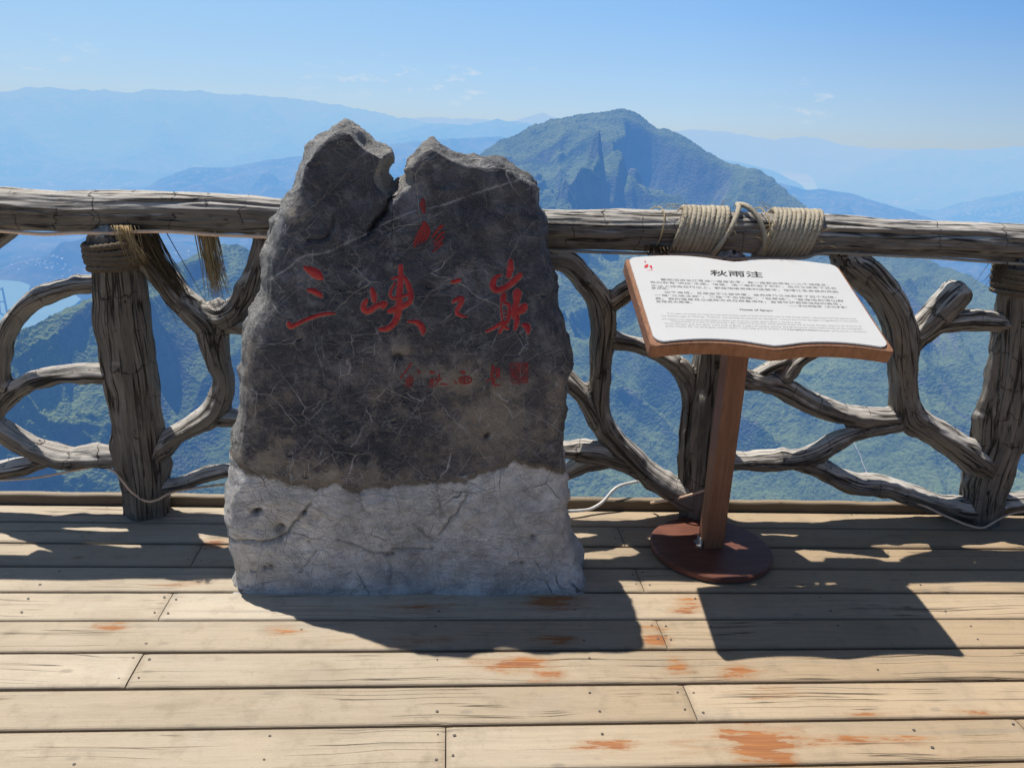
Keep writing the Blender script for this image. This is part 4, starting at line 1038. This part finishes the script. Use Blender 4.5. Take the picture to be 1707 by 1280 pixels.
        e = np.exp(-(d/w)**2); V[sel, 1] += dp*e; crack[sel] = np.maximum(crack[sel], dark*np.exp(-(d/(w*.75))**2))
    groove([(657,300),(655,318),(648,335),(641,352),(630,366),(618,384)], .008, .030)
    groove([(654,268),(650,285),(655,300)], .008, .02, .6)
    groove([(618,384),(604,398)], .004, .006, .5)
    groove([(558,360),(557,378),(548,392),(535,400),(515,398)], .006, .010, .6)
    groove([(440,398),(452,388),(462,376)], .005, .010, .6)
    groove([(476,330),(488,328),(500,320)], .004, .006, .7)
    groove([(503,275),(520,277),(540,275)], .004, .006, .3)
    groove([(734,483),(745,480),(756,474)], .004, .005, .9)
    for h, r_, dp in (((425,852),.010,.035),((432,848),.007,.03),((507,850),.006,.018),((468,877),.013,.022),((809,726),.006,.02),((813,722),.005,.018),((665,592),.012,.014),((658,594),.010,.012),((645,923),.009,.012),((653,921),.008,.012),((886,890),.010,.014),((868,936),.006,.016),((440,948),.008,.014),((450,945),.007,.012),((514,901),.005,.012),((565,594),.006,.008)):
        groove([h, (h[0]+2, h[1]+1)], r_, dp, .8, 0)
    groove([(380,904),(410,900),(440,901),(462,898),(478,888),(490,872),(505,855),(520,835)], .0055, .012, .75)
    groove([(462,880),(470,898)], .010, .012, .5)
    groove([(735,886),(750,865),(768,840),(780,818)], .0045, .009, .75)
    groove([(562,895),(590,905),(620,918),(640,922)], .004, .006, .6); groove([(655,915),(690,914),(725,912)], .0045, .008, .55)
    groove([(730,812),(733,835),(740,855)], .004, .006, .5); groove([(600,816),(606,840),(618,852)], .004, .006, .4)
    groove([(500,955),(515,935),(528,915)], .004, .005, .5); groove([(690,870),(705,885),(722,900)], .004, .006, .6)
    groove([(648,935),(652,955),(650,975)], .006, .006, .3)
    # pale pebble set in the face
    c = rock_pts([(668,574)])[0]; d = np.hypot((x-c[0])/.9, z-c[1]); V[:, 1] -= np.where(no[:, 1] < -.2, .012*np.exp(-(d/.022)**2), 0)
    crack *= np.where(no[:, 1] < .2, 1, 0)
    V[:, 1] += .030*(1-sstep(-.02, .30, V[:, 2]))
    V[:, 2] = np.maximum(V[:, 2], -.03)
    setco(out, V)
    # quartz vein
    def linedist(px, ww):
        g = catmull(np.concatenate([rock_pts(px), np.zeros((len(px), 1))], 1), .006)[:, :2]; d = np.full(len(V), 9.)
        sel = np.where(no[:, 1] < .1)[0]
        for a in range(0, len(sel), 5000): d[sel[a:a+5000]] = np.sqrt(((np.stack([x, z], 1)[sel[a:a+5000], None]-g[None])**2).sum(2)).min(1)
        return np.exp(-(d/ww)**2)
    vein = np.maximum(linedist([(452,466),(480,447),(508,426),(545,420),(580,404),(615,388),(650,368),(690,352),(740,340),(790,322),(835,308),(868,298)], .0052),
                      .62*linedist([(540,432),(590,412),(640,394),(700,368),(750,350)], .006))
    vein = np.maximum(vein, .6*linedist([(578,278),(592,318),(612,360),(618,384),(622,410)], .005)); vein = np.maximum(vein, .55*linedist([(770,525),(795,505),(815,495)], .006))
    vein = np.maximum(vein, .55*linedist([(476,335),(484,370)], .005)); vein = np.maximum(vein, .5*linedist([(405,560),(480,556),(600,557),(760,558),(860,556),(940,560)], .003))
    vein = np.maximum(vein, .45*linedist([(410,745),(520,735),(640,733),(780,742),(930,760)], .0035)); vein = np.maximum(vein, .5*linedist([(600,636),(588,660),(575,700),(545,765),(530,785)], .005)); vein = np.maximum(vein, .42*linedist([(640,790),(750,790),(840,778)], .003))
    tan = np.zeros(len(V))
    for (px, py), a, b, k in (((815,700),.12,.13,1.),((760,630),.12,.05,.8),((668,572),.03,.03,1.6),((410,600),.05,.4,.55),((450,770),.15,.06,.8),((560,795),.3,.04,.9),((690,330),.06,.07,.6),((770,470),.08,.06,.45),((510,460),.10,.05,.45),((930,650),.04,.25,.5),((460,330),.07,.14,.5),((850,380),.1,.1,.2),((620,610),.2,.08,.35)):
        c = rock_pts([(px, py)])[0]; tan = np.maximum(tan, k*np.exp(-(((x-c[0])/a)**2+((z-c[1])/b)**2)))
    fl = np.clip((.88+no[:, 1])/.42, 0, 1)*np.where(no[:, 1] < .35, 1, .6)*(.35+.65*sstep(.0, -.35, x)*1.0+.22*sstep(1.2, 1.35, z)); fattr(out, 'flank', np.clip(fl, 0, 1)); fattr(out, 'zone', zone); fattr(out, 'vein', vein); fattr(out, 'crack', crack); fattr(out, 'tan', tan)
    out.polygons.foreach_set('use_smooth', np.ones(len(out.polygons), bool))
    o = add_obj('inscribed_boulder', out, ROCK)
    tag(o, 'upright dark veined boulder with red carved characters and a pale cast foot', 'boulder')
    return o
BOULDER = boulder()
RBV = BVHTree.FromPolygons([tuple(v) for v in getco(BOULDER.data)], [tuple(p.vertices) for p in BOULDER.data.polygons])
def on_rock(px, py):
    d = rays(np.array([px]), np.array([py]))[0]; h = RBV.ray_cast(Vector(CAM), Vector(d), 6.)
    if h[0] is None: return on_y(np.array([px]), np.array([py]), ROCK_Y)[0]
    return np.array(h[0])
def strokes(name, S, mat, bulge=.0028, w=1.):
    mb = MB(); nface = []
    layers = [(w*1.0+0, bulge, .0012, 0.)]+([(w*1.0, .0004, .0006, 1.5)] if mat is RED else [])
    for st, (w_, bulge_, lift_, grow) in [(st, l) for l in layers for st in S]:
        a = np.array(st, float); C = catmull(a, 1.6)
        T = np.gradient(C[:, :2], axis=0); T /= np.linalg.norm(T, axis=1, keepdims=True)+1e-9; N = np.stack([-T[:, 1], T[:, 0]], 1)
        hw = np.maximum(C[:, 2]*w_, .35)+grow; hw = hw*(1+.10*np.array([math.sin(i*1.9+a[0, 0])*math.sin(i*.7) for i in range(len(C))]))
        # rounded ends
        C0 = C[:1].copy(); C1 = C[-1:].copy(); C0[:, :2] -= T[0]*hw[0]*.75; C1[:, :2] += T[-1]*hw[-1]*.75
        CC = np.concatenate([C0, C, C1]); NN = np.concatenate([N[:1], N, N[-1:]]); H = np.concatenate([[hw[0]*.35], hw, [hw[-1]*.35]])
        row = []; ks = (-1, -.55, 0, .55, 1)
        for i in range(len(CC)):
            for k in ks:
                q = CC[i, :2]+NN[i]*H[i]*k; p = on_rock(q[0], q[1]); d = CAM-p; d /= np.linalg.norm(d)
                row.append(p+np.array([0, -1, 0])*(lift_+bulge_*(1-k*k)))
        fq = grid_faces(len(CC), len(ks))[:, ::-1]; mb.add(row, fq); nface += [0 if grow == 0 else 1]*len(fq)
    me = mb.mesh(name); mi = np.array(nface, np.int32)
    if len(mi) == len(me.polygons): me.polygons.foreach_set('material_index', mi)
    o = add_obj(name, me, [mat, CHIP], BOULDER); return o
def cr(L, ox, oy, s, w=None): return [[(ox+q[0]/s, oy+q[1]/s, (q[2] if len(q) > 2 else w)) for q in st] for st in L]
strokes('carved_character', [[(508,446,3),(518,451,6.5),(528,457,8),(536,463,5)], [(514,483,3),(522,485,4.5),(530,489,4.5),(537,494,3)],
    [(481,538,3.5),(484,544.5,4),(493.5,541,3.5),(511.5,532,3.2),(532,525,3),(547.6,522.5,2.8),(559,522.5,1.2)]], RED)
strokes('carved_character', [[(620,481,3.5),(623,492,5),(624,502,4)], [(611.5,499,3),(606.6,507.5,4.5),(607,516,5),(615.4,518,5),(629,509.5,4.5),(642,505.6,4.5),(638,513,3)],
    [(668,443,4),(668,461,4.5),(666,486,5.5),(665,507.5,5.5),(663,525,5.5),(656.5,539,5),(645,547.6,4.5),(633,548.6,3.5)], [(653.5,464.6,2),(664,461.7,2.5),(676,462.6,3)],
    [(676,464.6,3),(681,476,4.5),(685,492,4.5),(682,503.7,4.5),(668,512.5,4.5),(654.5,517,5),(647.6,519,3.5)], [(659,470.5,1.5),(652.5,482,2),(650.6,492,2.5),(655.5,497,2.5),(664,495,2)],
    [(665,495,2),(674,493,2.5),(682,490,3)], [(680,536,2),(691.6,536,3.5),(700,541,5),(705,550.6,5),(705,557.4,2)]], RED)
strokes('carved_character', [[(753,470,2.5),(760,468.6,3.5),(767.5,466.3,2.5)], [(754.6,503,2.5),(763.4,498,3.5),(770,497.5,4),(768,505.5,4),(762.3,516,3.5),(762.3,522,3.5),(769.3,526,2.8),(779.3,527.8,1)]], RED)
strokes('carved_character', [[(851.3,433.5,3.5),(850.7,447,5.5),(847.8,461,4.5)], [(837,457.5,1.2),(828,461,3),(822.6,469,5),(822,478,5.5),(829,483.5,5),(843,478.6,5),(857,468,5),(867.7,458,4.5)],
    [(840,489,2.5),(837,495,3),(835.5,508,1.6),(836,525.5,1.6),(838,533.7,1.8)], [(842,490.3,2),(841.4,499.7,2.5),(839.6,502,1.5)],
    [(840.8,505.5,2),(847.8,507.3,3),(849,519.6,3),(846.6,533.7,3.5),(839.6,541.9,3),(832.6,553.6,3)], [(839.6,519.6,1.2),(844.3,518.4,1.2)], [(839.6,526.6,1.2),(844.3,525.5,1.2)],
    [(839.6,535.4,2.5),(826.7,544.2,3),(810.3,552.4,2.2)], [(840.8,544.2,2.5),(846.6,547.7,3)],
    [(862.5,486.8,7.5),(861.9,492.7,7),(860.7,504.4,5),(857.8,516,5.5),(858,525.5,6),(861.9,531.3,4.5),(860.1,541.9,4),(858.4,548.9,2.5)], [(874.8,510.2,6.5),(870,516,6.5),(864.2,519.6,5),(858,525,4)],
    [(871.3,541.9,3),(878.3,543,5),(880,549,4.5),(880,556,2)]], RED)
strokes('mountain_emblem', [[(705,334,4.2),(705,343.4,4.5),(707,355,2.2)]]+cr([[(597,258,1.2),(565,330,3.0),(530,400,2.8),(516,470,2.2)],[(603,256,1.2),(588,340,2.4),(560,400,2.4),(545,450,1.4)],[(610,262,1.4),(612,340,2.6),(590,400,2.2),(578,440,1.)],[(618,270,1.4),(640,330,2.4),(628,380,2),(605,420,1.)],
    [(755,285,2.4),(715,325,2.6),(668,385,1.8)],[(768,340,1.4),(725,375,2.2),(680,430,1.4)],[(768,380,1.8),(730,420,2.4),(688,465,1.6)],[(755,430,1.6),(720,470,2.),(668,515,1.4)]], 590, 320, 5.118), RED_THIN, .0015, .9)
strokes('signature', cr([[(250,165),(190,250),(135,320),(118,350)],[(318,240),(325,290)],[(318,255),(350,285)],[(185,350),(262,330)],[(225,305),(222,430)],[(178,385),(265,362)],[(172,415),(215,440),(255,405)],[(190,365),(195,400)],[(255,340),(250,390)],
    [(455,265),(510,285)],[(460,285),(500,270)],[(445,395),(515,365)],[(485,345),(480,440)],[(438,445),(490,400)],[(460,350),(470,385)],[(565,295),(545,380),(505,438)],[(525,335),(530,370)],[(585,345),(560,375)],[(570,412),(600,408),(650,415)],
    [(800,258),(855,275)],[(805,285),(850,282)],[(735,370),(757,403)],[(783,340),(805,405)],[(785,345),(860,322),(925,345),(920,385),(860,405),(815,400)],[(848,320),(852,405)],[(812,345),(838,362)],[(812,372),(840,385)],[(870,340),(905,355)],[(868,365),(895,385)],
    [(1162,200),(1152,300)],[(1165,200),(1185,235),(1175,300),(1150,312)],[(1158,250),(1178,250)],[(1100,380),(1160,345),(1190,360),(1182,420),(1240,422),(1252,410)],[(1215,225),(1212,300)],[(1218,228),(1245,235),(1242,305),(1215,305)],[(1218,265),(1240,265)],[(1162,320),(1166,405)],[(1225,310),(1205,340)],[(1235,315),(1248,340)]], 650, 580, 6.828, 1.15), RED_THIN, .0008, 1.)
seal = [[(1370,178),(1470,174),(1566,170)],[(1566,170),(1567,280),(1564,392)],[(1564,392),(1470,395),(1388,398)],[(1370,178),(1376,290),(1388,398)],[(1470,176),(1472,392)]]
for r_ in range(6):
    yy = 200+r_*33
    seal += [[(1390,yy),(1455,yy-2)], [(1486,yy-4),(1550,yy-6)]]
for xx in (1398,1425,1450,1495,1522,1546):
    for r_ in range(4):
        if (xx*7+r_*13) % 3: seal.append([(xx, 195+r_*48), (xx+2, 232+r_*48)])
strokes('seal', cr(seal, 650, 580, 6.828, .75), RED_THIN, .0006, 1.)

# ================================================================== SIGN
BC = np.array([1.015, 2.501, .980]); YAW, TILT, BW, BD = .016, .411, .778, .478
bu = np.array([math.cos(YAW), math.sin(YAW), 0]); bv0 = np.array([-math.sin(YAW), math.cos(YAW), 0]); bv = bv0*math.cos(TILT)+np.array([0, 0, 1])*math.sin(TILT); bn = np.cross(bu, bv)
def uv_of(px, py):
    d = rays(np.array([px]), np.array([py]))[0]; t = ((BC-CAM)@bn)/(d@bn); p = CAM+d*t-BC; return p@bu, p@bv
def page(u, hw):          # bracket-like edge of an open book
    t = np.abs(u)/hw; return .026*np.sin(np.clip(t, 0, 1)*math.pi)**.9*np.clip(t*4, 0, 1)**.35
def book_outline(hw, v0, v1, rc, n=120):
    us = np.linspace(-hw+rc, hw-rc, n); P = []
    P += [(u, v0+page(u, hw)) for u in us]
    P += [(hw-rc+rc*math.sin(a), v0+page(hw-rc, hw)+rc-rc*math.cos(a)) for a in np.linspace(.1, math.pi/2, 8)]
    P += [(hw-rc+rc*math.cos(a), v1+page(hw-rc, hw)-rc+rc*math.sin(a)) for a in np.linspace(0, math.pi/2-.1, 8)]
    P += [(u, v1+page(u, hw)) for u in us[::-1]]
    P += [(-hw+rc-rc*math.sin(a), v1+page(hw-rc, hw)-rc+rc*math.cos(a)) for a in np.linspace(.1, math.pi/2, 8)]
    P += [(-hw+rc-rc*math.cos(a), v0+page(hw-rc, hw)+rc-rc*math.sin(a)) for a in np.linspace(0, math.pi/2-.1, 8)]
    return np.array(P)
def slab(P, z0, z1, bev):
    n = len(P); c = P.mean(0)
    d = np.roll(P, -1, 0)-np.roll(P, 1, 0); N = np.stack([-d[:, 1], d[:, 0]], 1); N /= np.linalg.norm(N, axis=1, keepdims=True)+1e-9
    rings = [(P+N*bev, z0), (P, z0+bev), (P, z1-bev), (P+N*bev, z1)]
    V = np.concatenate([BC[None]+q[:, :1]*bu+q[:, 1:]*bv+z*bn for q, z in rings])
    F = []
    for k in range(3):
        for i in range(n): j = (i+1) % n; F.append((k*n+i, k*n+j, (k+1)*n+j, (k+1)*n+i))
    return V, F+[tuple(range(n))[::-1], tuple(range(3*n, 4*n))]
def poly_mesh(name, V, F):
    me = bpy.data.meshes.new(name); me.from_pydata([tuple(v) for v in V], [], F); me.update(); return me
def sign():
    root = empty('information_sign', (1.03, 2.6, 0)); tag(root, 'brown wooden stand holding a tilted white open-book information board', 'sign')
    # base disc
    R = .226; th = np.linspace(0, 2*math.pi, 96, endpoint=False); prof = [(0, .003), (R-.004, .003), (R, .007), (R, .022), (R-.005, .0265), (0, .0265)]
    V = []; 
    for r_, z_ in prof: V += [(1.03+r_*math.cos(a), 2.6+r_*math.sin(a), z_) for a in th]
    F = []
    for k in range(len(prof)-1):
        for i in range(96): j = (i+1) % 96; F.append((k*96+i, k*96+j, k*96+96+j, k*96+96+i))
    me = poly_mesh('base_plate', V, F); o = add_obj('base_plate', me, SIGN_BASE, root); 
    # post, leaning very slightly, with chamfered arrises
    b = np.array([1.032, 2.610, .026]); t = np.array([1.020, 2.610, .985]); ang = .12; hw, hd = .0395, .030; c = .004
    sec = [(-hw+c,-hd),(hw-c,-hd),(hw,-hd+c),(hw,hd-c),(hw-c,hd),(-hw+c,hd),(-hw,hd-c),(-hw,-hd+c)]
    ca, sa = math.cos(ang), math.sin(ang); sec = [(x*ca-y*sa, x*sa+y*ca) for x, y in sec]
    ztop = lambda x, y: (BC[2]-.046)+((np.array([x, y, 0])-np.array([BC[0], BC[1], 0]))@bv0)*math.tan(TILT)
    V = []
    for k in range(21):
        f = k/20; 
        for x, y in sec:
            p = b*(1-f)+t*f+np.array([x, y, 0])
            if k == 20: p[2] = ztop(p[0], p[1])
            else: p[2] = b[2]+(.90*f)
            V.append(p)
    F = [(k*8+i, k*8+(i+1) % 8, k*8+8+(i+1) % 8, k*8+8+i) for k in range(20) for i in range(8)]+[tuple(range(8))[::-1], tuple(range(160, 168))]
    add_obj('post', poly_mesh('post', V, F), SIGN_POST, root)
    # small steel brackets at the foot
    mb = MB(); mb.box((.975, 2.585, .0268), (.990, 2.640, .0295)); mb.box((.9875, 2.585, .0295), (.9905, 2.640, .055))
    add_obj('bracket', mb.mesh('bracket', False), mat_plain('dull_steel', (.35, .34, .33), .45, .1, 60), root)
    hwb = BW/2
    V, F = slab(book_outline(hwb, -BD/2-.004, BD/2-.002, .016), -.046, -.0002, .003); me = poly_mesh('board', V, F); add_obj('board', me, SIGN_BOARD, root)
    V, F = slab(book_outline(hwb-.013, -BD/2+.011, BD/2-.002, .030), .0003, .0062, .001); pan = add_obj('panel', poly_mesh('panel', V, F), PANEL, root)
    # ---- lettering
    def text(body, u, v, size, mat, width=None, name='lettering', align='LEFT', shear=0., off=0., sy=1.):
        cu = bpy.data.curves.new('t', 'FONT'); cu.body = body; cu.size = 1.; cu.align_x = align; cu.offset = off; cu.shear = shear; cu.resolution_u = 3
        ob = bpy.data.objects.new('t', cu); COL.objects.link(ob); dg = bpy.context.evaluated_depsgraph_get(); dg.update()
        me = bpy.data.meshes.new_from_object(ob.evaluated_get(dg)); bpy.data.objects.remove(ob); bpy.data.curves.remove(cu)
        if len(me.vertices) == 0: print('EMPTY TEXT', body); return
        co = getco(me); w0 = co[:, 0].max()-co[:, 0].min()
        s = size if width is None else width/w0
        x = (co[:, 0]-(co[:, 0].min() if align == 'LEFT' else 0))*s; y = co[:, 1]*size*sy
        setco(me, BC+(u+x)[:, None]*bu+(v+y)[:, None]*bv+.0068*bn); me.name = name
        o = add_obj(name, me, mat, root); o.parent = pan; o.location = (0, 0, 0)
    def line(body, p0, p1, size, mat, **k):
        u0, v0 = uv_of(*p0); u1, _ = uv_of(*p1); text(body, u0, v0, size, mat, u1-u0, **k)
    line('秋雨注', (1184,461.5), (1271,461.5), .044, INK, name='title', shear=.12, off=.012, sy=.86)
    zh = [('要把滔滔长江写成一座座文字，每一座都必须有一二个诗眼点，', (1101,470), (1377,474)),
          ('否则就有“流过”之嫌。但是，这一座却逃了例外，因为三峡天下已无', (1083,474.5), (1391,480)),
          ('不以上述及在行以上，都是险峻奇绝的远望体，但唯让名未显的风韵', (1085,480.5), (1394,486)),
          ('新洋溢。', (1086,484.5), (1114,485)),
          ('出于虔诚，又是由于江望天堂，坐先峰乃三峡巅写了四个石碑：', (1108,491), (1390,495)),
          ('一是“三峡之巅”，二是“千古诗踏”、“白帝城”、“瞿塘情到诗仙群', (1091,496), (1402,500)),
          ('英。我的笔墨足以这样方式在那里诗在，自觉守护着神话般的美景，', (1092,501.5), (1398,506)),
          ('自是重大荣幸。', (1094,506.5), (1153,507))]
    for b_, p0, p1 in zh: line(b_, p0, p1, .0128, INK_SOFT, name='body_text')
    line('——余秋雨敬题（文化学者）', (1314,513.5), (1410,515), .0118, INK_SOFT, name='body_text')
    line('Notes of Qiuyu', (1233,520), (1287,521.5), .0125, INK, name='english_title', off=.01)
    en = [('If we want to create the long journey into articles, each of them must have one or two poetic points, otherwise it will be said to have', (1112,526), (1424,532)),
          ('the disadvantage of "flowing". However, this writing has become an exception, because the Three Gorges is magnificent in the world', (1102,530), (1427,537)),
          ('and needless to say, nearly every mountain above is a distant view of peril and wonder, which is difficult to describe in verses.', (1103,535), (1334,539)),
          ('Unexpectedly, it is due to this writing, I was invited to write four stone tablets at the top of Three Gorges, they are the Summit of', (1118,539), (1434,546)),
          ('Three Gorges, and the other is the City of Baidi, a place of ancient poetry, and Qutang and more stone poets of the immortals,', (1107,543), (1436,550)),
          ('great honour for my writing to remain there in this way and to protect the fairyland-like beauty.', (1109,547), (1364,552))]
    for b_, p0, p1 in en: line(b_, p0, p1, .0088, INK_GREY, name='english_text')
    line('—Yu Qiuyu writer, scholar of Culture in Chinese', (1308,553), (1444,557), .0085, INK_GREY, name='english_text')
    # red mountain emblem in the corner
    def blob(pts):
        q = np.array([uv_of(*p) for p in pts]); 
        return [tuple(BC+u*bu+v*bv+.0068*bn) for u, v in q]
    V = []; F = []
    for pts in ([(1073.5,437),(1075,437.5),(1076.5,440),(1075.5,441),(1074,439.5)], [(1077,443.5),(1079.5,443),(1080.5,446),(1078.5,449),(1075,449.5),(1072.8,448),(1074.5,445)],
                [(1083,445.5),(1085.5,444.8),(1086.5,447.5),(1087,450.5),(1085,451),(1083.8,448.8),(1081.8,447.3)]):
        n = len(V); V += blob(pts); F.append(tuple(range(n+len(pts)-1, n-1, -1)))
    me = poly_mesh('emblem', V, F); o = add_obj('emblem', me, PANEL_RED, root); o.parent = pan; o.location = (0, 0, 0)
    line('三峡之巅', (1078.5,453.5), (1088,454), .007, PANEL_RED, name='emblem_text')
    # screw heads where the post foot is fixed
    return root
sign()

# ================================================================== LIGHT, SKY, CAMERA
sun_dir = Vector((-.27, .36, 1)).normalized()
SUN_EL = math.asin(sun_dir.z); SUN_AZ = math.atan2(sun_dir.x, sun_dir.y)
li = bpy.data.lights.new('sun', 'SUN'); SKY_K = .052
li.energy = 4.3; li.angle = math.radians(.55); li.color = (1., .945, .86)
so = bpy.data.objects.new('sun', li); so.rotation_euler = sun_dir.to_track_quat('Z', 'Y').to_euler(); so.location = (0, 0, 20); COL.objects.link(so)

w = bpy.data.worlds.new('World'); scene.world = w; w.use_nodes = True; t = w.node_tree; t.nodes.clear()
out = t.nodes.new('ShaderNodeOutputWorld'); bg = t.nodes.new('ShaderNodeBackground'); sky = t.nodes.new('ShaderNodeTexSky')
sky.sky_type = 'NISHITA'; sky.sun_disc = False; sky.sun_elevation = SUN_EL; sky.sun_rotation = SUN_AZ; sky.altitude = 1400; sky.air_density = 1.1; sky.dust_density = 1.6; sky.ozone_density = 1.4
bg.inputs['Strength'].default_value = 1.
wn = NT.__new__(NT); wn.t = t
dirv = t.nodes.new('ShaderNodeTexCoord').outputs['Generated']
sx = wn.n('ShaderNodeSeparateXYZ', ins={0: dirv}).outputs
sd = wn.vmath('DOT_PRODUCT', dirv, (math.sin(SUN_AZ), math.cos(SUN_AZ), 0))
near = wn.rng(sd, .25, 1., 0, 1)
band = wn.ramp(wn.rng(sx[2], -.02, .22), [(0., (.50, .62, .735)), (.09, (.51, .645, .765)), (.16, (.475, .655, .83)), (.30, (.395, .615, .885)), (.62, (.215, .465, .905)), (1., (.12, .33, .80))])
band = wn.mix(wn.math('MULTIPLY', near, wn.rng(sx[2], .0, .2, .10, .68)), band, (.50, .76, .93))
band = wn.mix(1, band, wn.n('ShaderNodeCombineColor', ins={i: wn.rng(sd, -.7, .6, .45, 1.) for i in range(3)}).outputs[0], 'MULTIPLY')
# a few wisps of far cumulus low over the range
cn = wn.noise(wn.mapping(dirv, (1, 1, 3.2)), 26, 6, .62)
cm = wn.math('MULTIPLY', wn.rng(cn, .56, .70), wn.math('MULTIPLY', wn.rng(sx[2], .012, .032), wn.rng(sx[2], .050, .075, 1, 0)))
cm = wn.math('MULTIPLY', cm, wn.rng(wn.noise(dirv, 5, 2), .48, .58))
band = wn.mix(wn.math('MULTIPLY', cm, .55), band, (.80, .80, .82))
nis = wn.vmath('SCALE', sky.outputs[0], None, SKY_K)
t.links.new(wn.mix(wn.rng(sx[2], .20, .50, 0, 1, True), band, nis), bg.inputs[0]); t.links.new(bg.outputs[0], out.inputs[0])

cam = bpy.data.cameras.new('camera'); cam.sensor_fit = 'HORIZONTAL'; cam.sensor_width = 36; cam.lens = FPX/1707*36; cam.clip_start = .05; cam.clip_end = 250000
co = bpy.data.objects.new('camera', cam); COL.objects.link(co)
M = Matrix.Identity(4)
for i in range(3):
    M[i][0] = RW[i, 0]; M[i][1] = -RW[i, 1]; M[i][2] = -RW[i, 2]; M[i][3] = CAM[i]
co.matrix_world = M; scene.camera = co
scene.view_settings.view_transform = 'Standard'; scene.view_settings.look = 'None'; scene.view_settings.exposure = 0; scene.view_settings.gamma = 1
scene.cycles.use_denoising = True; scene.cycles.max_bounces = 4; scene.cycles.diffuse_bounces = 3; scene.cycles.glossy_bounces = 2; scene.cycles.adaptive_threshold = .015
